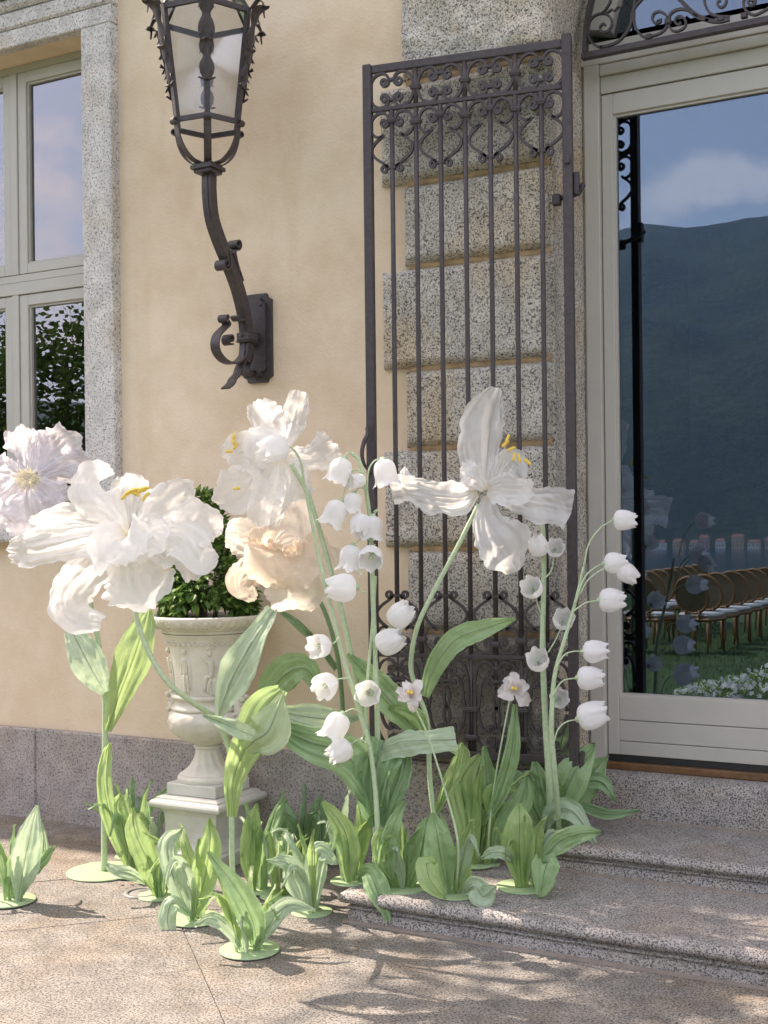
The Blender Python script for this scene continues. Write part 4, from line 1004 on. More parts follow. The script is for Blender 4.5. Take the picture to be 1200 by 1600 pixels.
# filament ball
mb = MB(); cc = at(42, 748, DPp-.06); fr = random.Random(4)
for i in range(420):
    d = V(fr.gauss(0,1), fr.gauss(0,1), fr.gauss(0,1)).normalized()
    if d.dot(VIEW(cc)) < -.3: continue
    r_ = fr.uniform(.035,.066); a = cc+d*.02; b_ = cc+d*r_; m_ = (a+b_)/2+V(fr.uniform(-1,1), fr.uniform(-1,1), fr.uniform(-1,1))*.008
    mb.tube([a, m_, b_], [.0008,.0008,.0014], 4)
part('filament_tuft', mb, simple('pale_yellow', (.80,.74,.55), .7, .1, 60), g, kind='stuff')
lf(g, DB-.06, [(164,1082,0),(150,1058,-.02),(132,1025,-.03),(112,985,.02)], [7,20,29,12], 'mint', 41, cup=.3, pleat=.002, crease=.01)
lf(g, DB-.02, [(168,1142,0),(185,1090,-.02),(208,1030,-.04),(224,980,-.02),(232,952,0)], [6,18,27,20,6], 'leafy', 42, cup=.3, pleat=.003, crease=.01)

# ---- white lily beside the lantern bracket
base = onZ(593, 1368, .13)
g = thing('giant_lily', 'tall white paper lily below the wall lantern, its stamens pointing left', 'paper flower', base, 'giant paper flowers')
disc(g, (base.x, base.y, .13), .11); DB = depth(base); DL = DB-.12
stem_px(g, DB, [(597,1368,0),(592,1290,.0),(580,1180,0),(560,1080,-.02),(535,960,-.06),(505,850,-.08),(482,775,-.1),(455,725,-.1)], (.0125,.010))
P = lambda *a, **k: petal(g, DL, *a, **k)
P([(440,706,.03),(428,680,.06),(412,655,.06),(396,628,.02)], [9,29,36,22], seed=51, cup=-.4, notch=.5)
P([(445,703,.04),(458,672,.08),(468,645,.06),(474,612,.0)], [5,17,22,15], seed=52, cup=.6, twist=(0,.6))
P([(446,708,.04),(474,714,.07),(503,708,.05),(524,694,.0)], [7,24,32,20], seed=53, cup=-.4)
P([(446,714,.05),(462,745,.07),(478,780,.04)], [7,26,24], seed=54)
P([(434,708,.0),(405,702,-.05),(378,708,-.08),(356,722,-.04)], [16,30,34,24], seed=55, cup=.3, notch=.5)
P([(432,714,.0),(398,742,-.04),(364,768,-.04),(336,784,.02)], [10,26,32,14], seed=56, cup=.4)
P([(432,716,-.02),(420,750,-.06),(410,785,-.06),(408,822,.0)], [11,26,30,18], seed=57, cup=.5, notch=.4)
P([(436,716,.01),(440,750,.0),(432,785,.02),(426,822,.05)], [9,20,24,12], seed=58, cup=.4)
P([(436,700,-.02),(420,690,-.08),(405,700,-.1),(398,730,-.08)], [10,26,30,16], seed=59, cup=.3)
stamens(g, DL, (425,700), [(366,680,80,-.1),(365,690,100,-.1),(369,697,60,-.1),(358,706,0,-.12),(370,764,5,-.1),(371,682,70,-.08)], -.1, 11)
lf(g, DB-.10, [(596,1290,0),(582,1235,-.05),(540,1180,-.10),(480,1158,-.10),(434,1136,-.04)], [12,27,31,24,9], 'leafd', 61, cup=.35, pleat=.011, pn=9, crease=.012)
lf(g, DB-.04, [(650,1140,0),(610,1095,-.03),(575,1055,-.03),(543,1022,0)], [12,22,17,4], 'leaf', 62, cup=.3, pleat=.003)
lf(g, DB-.02, [(560,1122,.02),(520,1124,0),(480,1120,-.02),(442,1112,0)], [4,17,21,10], 'mint', 63, cup=.4, pleat=.003)
lf(g, DB-.14, [(592,1290,0),(582,1240,-.03),(588,1195,-.05),(600,1158,-.02)], [14,26,34,36], 'leafd', 64, cup=.3, pleat=.014, pn=9)
lf(g, DB-.20, [(592,1175,.03),(625,1160,-.02),(665,1158,-.03),(713,1155,.02)], [16,22,21,22], 'mint', 65, cup=-.4, pleat=.001, crease=.012, ruffle=.012, tilt=(0,0,.5))
lf(g, DB-.16, [(598,1290,0),(612,1245,-.02),(626,1205,-.02),(632,1170,.02)], [8,16,18,8], 'leafd', 66, cup=.3, pleat=.010)

# ---- peach flower in front of it
base = onZ(531, 1338, 0)
g = thing('giant_peach_flower', 'big peach coloured paper bloom between the urn and the drooping bells', 'paper flower', base, 'giant paper flowers')
disc(g, (base.x, base.y, .0), .11); DB = depth(base); DL = DB-.55
stem_px(g, DB, [(531,1338,0),(532,1240,.0),(536,1130,-.05),(528,1030,-.2),(505,950,-.4),(470,900,-.48)], (.012,.010), 'stemd')
P = lambda *a, **k: petal(g, DL, *a, **{**dict(mat='peach', notch=.1, crease=.008, ruffle=.008, wob=.12, crump=.006), **k})
P([(405,862,.05),(388,848,.07),(368,836,.06),(352,834,.04)], [12,28,30,20], seed=71, mat='peachp', cup=.2)
P([(452,868,.06),(455,832,.09),(450,800,.07),(440,778,.03)], [24,40,34,12], seed=72, mat='peachp', cup=-.35)
P([(478,868,.04),(500,872,.03),(516,884,.02),(526,896,.02)], [14,25,20,8], seed=73, mat='peachp', cup=.3)
P([(405,880,.03),(388,895,.01),(378,915,.0),(398,938,.0)], [14,24,22,10], seed=74, cup=.4, notch=.4)
P([(410,868,.02),(404,846,-.01),(402,828,.0),(400,822,.02)], [16,24,20,9], seed=75, cup=-.3)
P([(455,885,.02),(458,912,-.02),(460,936,-.02),(460,953,.01)], [26,40,43,30], seed=76, mat='peachp', cup=.3)
P([(478,868,.01),(488,850,-.02),(478,838,-.02)], [14,28,20], seed=77, cup=.3)
P([(440,852,.03),(440,870,-.06),(432,895,-.11),(425,918,-.08)], [44,58,56,36], seed=78, cup=.45, notch=.2)
P([(446,858,.01),(458,862,-.05),(466,868,-.07)], [10,16,12], seed=79, cup=.8, tilt=(0,0,.8))
P([(436,866,-.01),(440,848,-.05),(456,842,-.04),(466,852,-.03)], [6,14,14,8], seed=80, mat='peachp', cup=.8, tilt=(0,0,.6))
P([(418,862,.0),(426,846,-.03),(432,858,-.05)], [8,16,10], seed=81, cup=.6, tilt=(.3,0,.6))
lf(g, DB-.2, [(412,1118,0),(426,1078,-.03),(452,1050,-.06),(480,1046,-.08),(498,1078,-.08)], [5,22,26,18,7], 'leaf', 82, cup=.4, pleat=.004)
lf(g, DB-.08, [(526,1045,.05),(500,1010,0),(465,975,.0),(438,955,.02)], [5,5,6,3], 'leafd', 83)

# ---- lily in front of the gate
base = onZ(690, 1372, .13)
g = thing('giant_lily', 'nodding white paper lily with separate twisted petals in front of the iron gate', 'paper flower', base, 'giant paper flowers')
disc(g, (base.x, base.y, .13), .11); DB = depth(base); DL = DB-.05
stem_px(g, DB, [(690,1372,0),(682,1300,.0),(672,1220,0),(668,1130,0),(652,1080,-.02),(642,1040,-.02),(652,980,-.03),(680,920,-.04),(712,860,-.06),(748,788,-.06)], (.0115,.0095))
P = lambda *a, **k: petal(g, DL, *a, **k)
P([(768,762,.05),(782,742,.08),(800,726,.08),(818,752,.05)], [7,22,24,10], seed=91, cup=.2)
P([(757,765,.03),(752,715,.05),(757,655,.04),(777,606,.0)], [7,30,33,13], seed=92, cup=.35, crease=.02, cf=3.4, notch=.1)
P([(770,772,.02),(810,780,.04),(858,788,.0),(893,797,-.03)], [7,18,31,28], seed=93, cup=.2, notch=.1)
P([(745,768,.0),(716,778,-.04),(680,776,-.05),(646,766,-.02),(612,768,.02)], [8,26,25,20,25], seed=94, cup=.5, crease=.016)
P([(640,762,.0),(634,748,.01),(632,730,.03)], [12,12,3], seed=95, cup=.2)
P([(764,775,.0),(762,812,-.04),(780,850,-.08),(806,893,-.06)], [6,28,44,14], seed=96, cup=.2, crease=.012, notch=.1)
P([(762,764,-.02),(785,764,-.08),(812,766,-.11),(832,762,-.08)], [9,22,19,13], seed=97, cup=.5, notch=.1)
P([(758,764,.0),(745,748,-.04),(735,735,-.04),(727,722,.0)], [6,15,16,6], seed=98, cup=.6)
stamens(g, DL, (768,758), [(793,686,70),(799,702,25),(803,714,82),(811,716,105),(824,722,140),(790,694,40)], -.04, 14)
lf(g, DB-.10, [(664,1088,.02),(680,1042,-.02),(712,1000,-.05),(755,982,-.05),(805,967,0)], [7,15,19,15,3], 'leaf', 101, cup=.35, pleat=.003)
lf(g, DB-.02, [(668,1155,.0),(655,1125,-.02),(640,1112,-.03),(608,1105,0)], [3,11,11,3], 'leafy', 102, cup=.3)
lf(g, DB-.0, [(682,1270,0),(700,1225,-.02),(722,1180,-.03),(700,1168,-.04)], [4,10,12,4], 'leafy', 103)

# ------------------------------------------------------------------ paper bells
def bell_mesh(kind, seed):
    """mouth towards +Z in local space, attached at the origin; length about 1 unit"""
    rs = random.Random(seed); n = 60; lob = 5 if kind != 'open' else 6
    prof = {'bell': [(.02,0),(.20,.03),(.34,.14),(.41,.32),(.42,.52),(.40,.70),(.42,.84),(.50,.96)],
            'tulip': [(.02,0),(.22,.02),(.40,.13),(.47,.32),(.47,.52),(.42,.72),(.34,.88),(.29,1.0)],
            'open': [(.02,0),(.20,.03),(.36,.12),(.45,.28),(.48,.45),(.48,.60),(.47,.70),(.45,.78)]}[kind]
    P_ = cr(prof, 24); vs = []; uv = []; ph0 = rs.uniform(0, 6)
    for i, (r, z) in enumerate(P_):
        s = i/23
        for j in range(n):
            a = 2*math.pi*j/n; l = math.cos(a*lob+ph0)
            k = max(0, (s-.55)/.45)
            rr = r*(1+.055*l*(s**.7)+.05*noise.noise(V(math.cos(a)*2.2+seed, math.sin(a)*2.2, z*1.5)) + .03*noise.noise(V(math.cos(a)*7+seed, math.sin(a)*7, z*1.2))) + .06*noise.noise(V(math.cos(a)*3+seed*2, math.sin(a)*3, s*2))*s + (.045 if kind != 'open' else .025)*k*k*l + .035*k*math.sin(a*13+seed)*noise.noise(V(math.cos(a)*3, math.sin(a)*3, seed+4))
            zz_ = z + (.065 if kind != 'open' else .05)*k*k*l + .09*k*noise.noise(V(math.cos(a)*5, math.sin(a)*5, seed))
            vs.append(V(rr*math.cos(a), rr*math.sin(a), zz_)); uv.append((j/n, .3+s*.7))
    fs = [(i*n+j, i*n+(j+1)%n, (i+1)*n+(j+1)%n, (i+1)*n+j) for i in range(23) for j in range(n)]
    mb = MB(); mb.add(vs, fs, True); me = mb.mesh('bell', M['bell'])
    ul = me.uv_layers.new(name='UVMap'); lv = [0]*len(me.loops); me.loops.foreach_get('vertex_index', lv); arr = []
    for i in lv: arr += uv[i]
    ul.data.foreach_set('uv', arr); return me
BM = {k: [bell_mesh(k, s) for s in (1, 2, 3)] for k in ('bell', 'tulip', 'open')}
def capm():
    mb = MB(); mb.lathe((0,0,0), [(.0,-.10),(.06,-.09),(.11,-.02),(.15,.03),(.13,.05)], 12, lambda a, z, r: .02*math.cos(a*5)); return mb.mesh('bell_cap', M['stem'])
CAPM = capm()
def stam():
    mb = MB()
    for k in range(6):
        a = k*1.047; mb.tube([(0,0,.02),(.06*math.cos(a),.06*math.sin(a),.35),(.10*math.cos(a),.10*math.sin(a),.52)], [.014,.012,.022], 5)
    return mb.mesh('stamen_cluster', M['stem'])
STM = stam(); bs_ = [0]
def bell(parent, D, tip, mouth, size, kind='bell', zd=0.0, joint=None, mid=None, mat=None):
    """tip: photo px of the attachment, mouth: px of the mouth centre, zd: metres the mouth is nearer the viewer"""
    bs_[0] += 1; a = at(tip[0], tip[1], D); b = at(mouth[0], mouth[1], D-zd); d = (b-a).normalized()
    L_ = size*.93*(.94+.12*((bs_[0]*7) % 5)/4)*D/FPX; pl = wloc(parent)
    o = bpy.data.objects.new('bell', BM[kind][bs_[0] % 3]); C.objects.link(o); o.parent = parent
    q_ = d.to_track_quat('Z', 'Y') @ Matrix.Rotation(bs_[0]*1.7, 4, 'Z').to_quaternion()
    o.rotation_mode = 'QUATERNION'; o.rotation_quaternion = q_; o.location = a-pl; o.scale = (L_, L_, L_)
    for nm, me in (('bell_cap', CAPM), ('stamen_cluster', STM)):
        if nm == 'stamen_cluster' and zd <= 0.01: continue
        c_ = bpy.data.objects.new(nm, me); C.objects.link(c_); c_.parent = o
    if joint:
        pts = [at(joint[0], joint[1], D+.01)] + ([at(m[0], m[1], D) for m in mid] if mid else []) + [a]
        tube_part('pedicel', pts, (.0038,.0026), 'stem', parent, 7, 6)
    return o
base = onZ(588, 1372, .13)
g = thing('bellflower_stalk', 'arching green stalk of nodding white paper bells in front of the gate edge', 'paper flower', base, 'paper bellflower stalks')
DB = depth(base)-.10; disc(g, (base.x+.02, base.y-.06, .13), .075)
stem_px(g, DB, [(586,1372,.04),(588,1260,0),(590,1150,0),(587,1040,0),(583,940,0),(580,850,0),(574,780,0),(562,722,0),(549,708,0)], (.013,.0075))
stem_px(g, DB, [(600,1372,.03),(577,1200,-.02),(572,1100,-.01),(580,1000,.0),(587,900,.02)], (.0085,.006), name='side_stem')
for b in [((538,716),(523,760),44,'bell',.0,(549,708),[(543,708)]), ((533,783),(514,822),44,'bell',0,(566,738),[(552,735),(541,760)]),
          ((554,770),(548,808),36,'bell',0,(572,765),[(562,762)]), ((583,806),(580,842),40,'bell',0,(584,800),[(590,796)]),
          ((570,750),(548,752),30,'bell',.03,(572,752),None), ((552,852),(544,893),44,'bell',0,(582,845),[(566,842)]),
          ((582,862),(578,878),40,'open',.07,(586,850),None), ((598,718),(606,760),46,'bell',0,(574,790),[(575,740),(585,720)]),
          ((566,806),(562,826),36,'tulip',.03,None,None), ((612,975),(640,945),46,'tulip',.02,(586,1000),[(600,990)]),
          ((590,1010),(622,996),46,'tulip',.02,(587,1030),None), ((578,1082),(573,1084),42,'open',.08,None,None)]:
    bell(g, DB-.04, b[0], b[1], b[2], b[3], b[4], b[5], b[6])
base = onZ(569, 1374, .13)
g = thing('bellflower_stalk', 'leaning green stalk of white paper bells beside the peach bloom', 'paper flower', base, 'paper bellflower stalks')
DB = depth(base)-.16; disc(g, (base.x-.0, base.y, .13), .07)
stem_px(g, DB, [(590,1374,.06),(590,1290,0),(580,1180,0),(562,1110,0),(540,1040,0),(520,960,0),(500,880,0),(484,800,-.02),(475,755,-.04),(470,722,-.06),(458,702,-.07),(446,697,-.08)], (.012,.0035))
for b in [((446,697),(414,704),50,'tulip',.06,None,None), ((557,917),(524,918),48,'tulip',.0,(572,925),[(566,925)]),
          ((512,1008),(492,1010),44,'open',.05,(530,995),[(524,1003)]), ((520,1062),(504,1075),44,'open',.05,(548,1060),[(538,1060)]),
          ((535,1115),(518,1148),46,'bell',.01,(566,1118),[(552,1108)]), ((547,1164),(520,1180),42,'tulip',.03,(577,1165),[(562,1155)])]:
    bell(g, DB-.05, b[0], b[1], b[2], b[3], b[4], b[5], b[6])
base = onZ(858, 1299, .255)
g = thing('bellflower_stalk', 'upright thick green stalk with open white paper bells near the gate hinge', 'paper flower', base, 'paper bellflower stalks')
DB = depth(base)-.18; disc(g, (base.x, base.y-.02, .255), .10)
stem_px(g, DB, [(862,1299,.15),(858,1220,.02),(852,1120,0),(848,1020,0),(849,940,0),(850,870,0),(848,820,0),(845,795,0)], (.016,.008))
for b in [((846,796),(845,784),32,'open',.07,None,None), ((846,868),(836,840),38,'tulip',.02,(850,880),None), ((866,862),(869,852),32,'open',.06,(850,905),[(862,890)]),
          ((836,925),(828,914),36,'open',.06,(846,960),[(840,945)]), ((879,975),(881,966),38,'open',.05,(856,1020),[(868,1000)]),
          ((842,1040),(839,1026),38,'open',.06,None,None), ((872,1094),(875,1090),36,'open',.06,(860,1130),[(862,1100)])]:
    bell(g, DB-.05, b[0], b[1], b[2], b[3], b[4], b[5], b[6])
base = onZ(880, 1303, .255)
g = thing('bellflower_stalk', 'right-hand branching stalk of white paper bells reaching in front of the glass door', 'paper flower', base, 'paper bellflower stalks')
DB = depth(base)-.28; disc(g, (base.x, base.y, .255), .13, 'disc_dark')
stem_px(g, DB, [(874,1303,.25),(868,1220,.05),(862,1140,0),(866,1060,0),(882,1000,0),(898,945,0),(912,885,0)], (.013,.0055))
for b in [((959,812),(995,813),36,'tulip',0,(912,885),[(920,850),(938,825)]), ((944,880),(975,879),34,'tulip',0,(898,945),[(912,905),(928,888)]),
          ((967,887),(998,908),36,'tulip',0,(905,930),[(920,905),(945,888)]), ((936,938),(972,938),40,'tulip',0,(896,955),[(915,942)]),
          ((911,1018),(950,1017),42,'tulip',0,(866,1050),[(880,1025),(895,1018)]), ((902,1059),(942,1060),42,'tulip',0,(862,1090),[(878,1065)]),
          ((903,1124),(946,1112),46,'tulip',.01,(864,1165),[(872,1140),(885,1128)])]:
    bell(g, DB-.05, b[0], b[1], b[2], b[3], b[4], b[5], b[6])
# ---- two small flowers
def small_flower(x, y, sx, sy, lab, mat, pet, base, D, stempl, leaves):
    g = thing('small_paper_flower', lab, 'paper flower', base); disc(g, base, .05)
    for i, (ex_, ey_, w_) in enumerate(pet):
        petal(g, D, [(x, y, .0), ((x+ex_)/2+2, (y+ey_)/2, -.03), (ex_, ey_, -.01)], [3, w_, w_*.45], mat, 200+i+int(x), crease=.004, ruffle=.004, cup=.4, nu=9, nv=12, notch=.1)
    stem_px(g, D, stempl, (.005,.004), 'stem', n=7)
    stamens(g, D, (x, y), [(x-2, y-6, 70), (x+3, y-5, 100)], -.05, 4, .6)
    for l in leaves: lf(g, D, *l)
b1 = onZ(712, 1398, .13)
small_flower(640, 1088, 0, 0, 'small white star-shaped paper flower at the foot of the gate lily stem', 'pink', [(620,1078,9),(632,1065,9),(655,1062,10),(658,1085,9),(645,1112,8),(622,1092,8)], b1, depth(b1)-.12,
    [(712,1398,.12),(716,1320,.0),(700,1250,0),(682,1190,0),(665,1140,0),(645,1100,0)], [([(700,1235,0),(712,1200,-.02),(722,1160,-.02)], [3,8,3], 'leafy', 301)])
b2 = onZ(764, 1352, .13)
small_flower(803, 1082, 0, 0, 'small blush pink paper flower on a thin stem in front of the gate', 'pink', [(778,1083,12),(788,1060,12),(803,1050,10),(822,1066,12),(828,1098,12)], b2, depth(b2)-.10,
    [(762,1352,.08),(765,1290,.0),(772,1230,0),(782,1170,0),(796,1095,0)],
    [([(765,1275,0),(783,1235,-.02),(800,1170,-.03),(805,1100,-.01)], [5,12,12,3], 'leaf', 302)])
# ------------------------------------------------------------------ small leafy clumps on painted discs
def clump(px, py, z, dr, n, h, seed, label, tones=('leafy','leaf','mint'), lean=(0,0), wd=.026, spread=1.0, extra=(), group='paper leaf clumps on discs'):
    b = onZ(px, py, z); rs = random.Random(seed); g = thing('leaf_clump', label, 'paper leaves', b, group)
    disc(g, (b.x, b.y, z), dr); ln = RT*lean[0] + V(0,0,lean[1])
    n += 2
    for i in range(n):
        a = 2*math.pi*(i+rs.uniform(-.3,.3))/n + seed; o = V(math.cos(a), math.sin(a), 0)*spread
        Lf = h*rs.uniform(.72, 1.12); k = rs.uniform(.25, .95); r0 = b + V(0,0,.004) + o*rs.uniform(.012, dr*.4)
        dr_ = rs.choice([.10, .05, -.15, -.40])
        sw = V(-o.y, o.x, 0)*rs.uniform(-.16, .16)
        pts = [r0, r0+V(0,0,Lf*.34)+o*Lf*.06*k, r0+V(0,0,Lf*.68)+o*Lf*.20*k+ln*Lf*.3+sw*Lf*.5, r0+V(0,0,Lf*(.90+.2*min(0, dr_)))+o*Lf*.40*k+ln*Lf*.7+sw*Lf, r0+V(0,0,Lf*(.98+dr_))+o*Lf*.66*k+ln*Lf+sw*Lf*1.3]
        w_ = wd*rs.uniform(.55, 1.0); nh = (o*.9 + VIEW(r0)*rs.uniform(-.2, .9) + V(0,0,.25)).normalized()
        d = sheet(pts, [w_*.22, w_*.75, w_, w_*.55, w_*.03], nh, seed=seed*31+i, nu=13, nv=22, cup=rs.uniform(.25, .6), crease=.006, cf=2.2, ruffle=.007, rf=2.4, wob=.12, pleat=.0012, pn=7, crump=.007, vein=.004, twist=(rs.uniform(-.3,.3), rs.uniform(-2.0,2.0)))
        sheet_part('leaf', d, M[rs.choice(tones)], g)
    for j, e in enumerate(extra):   # leaves shaped one by one
        hw_ = [q5*.92 for q5 in e[1]]; hw_ = [hw_[0]*.6] + hw_[1:-1] + [hw_[-1]*.8 if hw_[-1] < 5 else hw_[-1]*.85, .8][:2 if hw_[-1] >= 5 else 1]; c_ = list(e[0])
        if len(hw_) > len(c_): p8, p9 = c_[-2], c_[-1]; k8 = 9/max(1, math.hypot(p9[0]-p8[0], p9[1]-p8[1])); c_.append((p9[0]+(p9[0]-p8[0])*k8, p9[1]+(p9[1]-p8[1])*k8, p9[2]))
        lf(g, depth(b)-.03, c_, hw_, e[2], seed=seed*7+j+500, pn=9, pleat=.0016, twist=(rs.uniform(-.25,.15), rs.uniform(-.2,.45)), ruffle=.008, crump=.009, cup=.14)
    return g
LY, LF, LD, MT = 'leafy', 'leaf', 'leafd', 'mint'
clump(14, 1409, 0, .115, 6, .30, 1, 'pale green leaf clump at the far left edge of the paving', (LY,MT,MT,LF), extra=(
  ([(28,1408,0),(36,1360,-.02),(46,1310,-.03),(58,1258,0)], [5,22,24,3], MT), ([(32,1410,0),(44,1370,0),(66,1345,0),(86,1322,0)], [3,5,11,3], LF), ([(60,1365,.02),(68,1330,.02),(64,1280,.02)], [3,9,3], MT)))
clump(205, 1367, 0, .10, 7, .36, 2, 'leaf clump whose disc overlaps the disc of the lavender poppy', (LY,LY,LF), lean=(-.1,0), extra=(
  ([(205,1367,0),(180,1300,-.02),(163,1230,-.02),(166,1180,0),(172,1160,0)], [5,13,13,9,3], LY), ([(212,1370,0),(200,1310,0),(182,1265,0),(190,1240,.02)], [5,15,14,5], LY)))
clump(247, 1400, 0, .088, 4, .24, 3, 'leaf clump beside the round drain cover with one long slanting leaf', (LY,LF), extra=(
  ([(246,1400,0),(232,1350,-.02),(212,1300,-.03),(207,1262,-.02)], [7,20,17,3], LY), ([(226,1378,0),(206,1367,-.05),(180,1360,-.07),(165,1350,-.05)], [6,10,9,3], MT)))
clump(205, 1338, 0, .08, 6, .38, 4, 'shaded leaf clump against the granite plinth, left of the pedestal', (LF,LD), lean=(.1,0), wd=.027)
clump(232, 1342, 0, .08, 5, .33, 5, 'darker leaf clump tucked beside the left face of the pedestal', (LD,LF,MT), wd=.026)
clump(303, 1437, 0, .112, 6, .32, 6, 'bright leaf clump in front of the pedestal, near its left corner', (LY,LY,MT), lean=(-.15,0), wd=.032, extra=(
  ([(300,1437,0),(318,1380,-.02),(328,1320,-.03),(327,1278,-.02)], [6,20,19,4], LY), ([(300,1430,0),(270,1412,-.05),(262,1440,-.08),(273,1470,-.1)], [5,15,16,6], MT), ([(297,1436,0),(272,1375,-.02),(262,1320,-.02),(280,1300,0)], [6,14,16,6], MT)))
clump(390, 1486, 0, .115, 8, .27, 7, 'frontmost leaf clump on its own disc nearest the viewer', (LY,LY,LF,MT), wd=.026, spread=1.15, extra=(
  ([(402,1484,0),(395,1440,-.05),(370,1390,-.07),(325,1330,-.05)], [8,20,19,4], LF), ([(398,1482,0),(420,1445,-.02),(450,1415,-.02),(492,1422,-.02)], [6,15,14,3], MT), ([(378,1486,0),(352,1450,-.05),(330,1435,-.06),(305,1445,-.05)], [4,9,11,5], MT)))
clump(405, 1392, 0, .09, 6, .36, 8, 'tall leaf clump right of the pedestal and behind the frontmost clump', (LY,LF,MT), wd=.030, extra=(
  ([(396,1392,0),(390,1340,-.02),(395,1290,-.02),(402,1255,0)], [6,19,15,3], LY),))
clump(440, 1402, 0, .095, 6, .30, 9, 'leaf clump between the pedestal and the end of the lowest step', (LY,LF,MT), wd=.028)
clump(487, 1425, 0, .088, 6, .34, 10, 'leaf clump on the paving touching the end of the lowest step', (LY,MT,LF), lean=(-.1,0), wd=.028, extra=(
  ([(480,1420,0),(462,1380,-.02),(450,1350,-.03),(425,1345,-.04)], [6,16,15,6], MT), ([(490,1422,0),(492,1370,-.02),(500,1330,-.03),(520,1345,-.04)], [6,17,16,8], MT)))
clump(478, 1352, 0, .10, 9, .30, 11, 'dark green leaf clump in the shade under the plinth', (LD,LD,LF), wd=.034, extra=(
  ([(465,1345,0),(455,1310,0),(445,1275,0),(440,1250,.02)], [8,20,16,6], LD), ([(500,1345,0),(503,1300,0),(500,1265,0),(498,1245,0)], [8,20,17,5], LD)))
clump(545, 1378, .13, .078, 5, .33, 12, 'leaf clump on the corner of the lowest step', (LY,LF,MT), wd=.030, extra=(
  ([(545,1378,0),(545,1330,-.02),(535,1290,-.02),(505,1252,0)], [7,20,18,5], LY), ([(560,1376,.0),(575,1362,-.10),(590,1395,-.16),(606,1440,-.2)], [4,15,20,4], LF), ([(552,1376,0),(560,1330,-.0),(566,1290,0),(560,1255,0)], [6,15,14,3], LY)))
clump(628, 1387, .13, .112, 6, .28, 13, 'leaf clump on the lowest step, second from its corner', (LF,LY,MT), wd=.028, extra=(
  ([(612,1388,0),(604,1345,-.02),(615,1290,-.03),(632,1252,0)], [7,16,13,4], LF), ([(640,1386,0),(656,1340,-.02),(664,1300,-.02),(668,1278,0)], [7,20,17,4], LF), ([(622,1386,0),(600,1350,-.02),(594,1310,-.02),(620,1300,-.04)], [5,13,13,5], LY)))
clump(712, 1398, .132, .098, 5, .30, 14, 'leaf clump on the lowest step with a broad hanging leaf, third from its corner', (LF,LY,MT), wd=.030, extra=(
  ([(700,1396,0),(690,1350,-.03),(684,1310,-.04),(676,1270,0)], [9,24,22,5], LF), ([(690,1390,-.03),(668,1350,-.08),(672,1375,-.12),(690,1398,-.13)], [8,18,18,8], LY), ([(725,1396,-.05),(742,1385,-.1),(755,1400,-.13),(768,1390,-.14)], [6,16,20,12], MT), ([(715,1390,0),(724,1330,-.0),(735,1290,0)], [7,16,6], LY)))
clump(818, 1388, .131, .11, 5, .28, 15, 'leaf clump on the lowest step, rightmost, with leaves arching to the right', (LF,LY,MT), wd=.030, extra=(
  ([(815,1388,0),(812,1340,-.02),(812,1290,-.03),(812,1255,0)], [10,24,24,4], LY), ([(840,1385,0),(855,1350,-.08),(850,1365,-.12),(846,1395,-.13)], [8,20,22,12], LF), ([(845,1350,-.03),(870,1318,-.06),(905,1303,-.08),(938,1300,-.06)], [5,17,15,3], LF), ([(805,1350,0),(790,1335,-.06),(770,1332,-.08),(752,1342,-.08)], [4,10,10,3], MT)))
clump(742, 1352, .134, .09, 8, .44, 16, 'tall dense leaf clump in front of the plinth under the gate', (LF,LY,LD), wd=.034, lean=(.05,0), extra=(
  ([(742,1350,0),(730,1280,-.02),(722,1220,-.02),(745,1185,-.02)], [8,24,24,8], LY), ([(770,1345,0),(790,1290,-.02),(815,1250,-.02),(822,1218,0)], [8,20,20,6], LF), ([(722,1350,0),(735,1290,0),(760,1240,0),(757,1165,0)], [6,18,20,4], LF), ([(760,1350,0),(775,1280,0),(770,1240,-.04),(805,1232,-.05)], [8,16,16,5], LY)))
clump(868, 1300, .257, .07, 5, .30, 17, 'large fan of broad leaves at the foot of the bell stalks by the threshold', (LF,LF,LY), wd=.036, extra=(
  ([(858,1298,0),(850,1250,-.02),(842,1215,-.03),(836,1190,0)], [9,19,18,4], LF), ([(868,1298,0),(880,1250,-.04),(898,1205,-.06),(925,1168,-.03)], [8,23,28,10], LF),
  ([(872,1298,.02),(900,1250,-.0),(925,1210,-.0),(945,1188,.02)], [8,22,24,6], LF), ([(880,1262,0),(905,1228,-.03),(938,1222,-.05),(962,1252,-.06)], [5,11,13,3], LD), ([(880,1275,0),(910,1262,-.04),(950,1272,-.06),(1000,1266,-.05)], [4,7,9,2], LD),
  ([(852,1298,-.02),(862,1268,-.08),(895,1268,-.14),(930,1318,-.18)], [6,15,17,5], MT), ([(866,1240,.02),(872,1190,.01),(880,1150,.0),(884,1118,.02)], [8,15,11,2], LF), ([(846,1295,.02),(820,1260,0),(810,1225,0),(790,1200,0)], [8,19,18,5], LF)))
# fallen bits on the paving
for i, (x, y) in enumerate(((190,1382),(206,1381),(148,1396),(255,1424),(985,1535),(1030,1385))):
    z = 0 if x < 900 else (0 if y > 1500 else .131); p = onZ(x, y, z+.003); mb = MB(); rs = random.Random(i)
    a = rs.uniform(0, 6); d = V(math.cos(a), math.sin(a), 0)*.016; e = V(-d.y, d.x, 0)*.45
    mb.add([p-d, p-d*.2+e+V(0,0,.004), p+d+V(0,0,.002), p-d*.1-e+V(0,0,.003), p+V(0,0,.001)], [(0,4,1),(1,4,2),(2,4,3),(3,4,0)], True)
    if i < 2: o = part('fallen_leaf', mb, M['soilleaf'], None, loc=p); tag(o, ('reddish brown curled dry leaf on the paving below the poppy disc', 'tiny orange dry leaf scrap beside the brown one on the paving')[i], 'dry leaf', 'fallen leaf scraps')
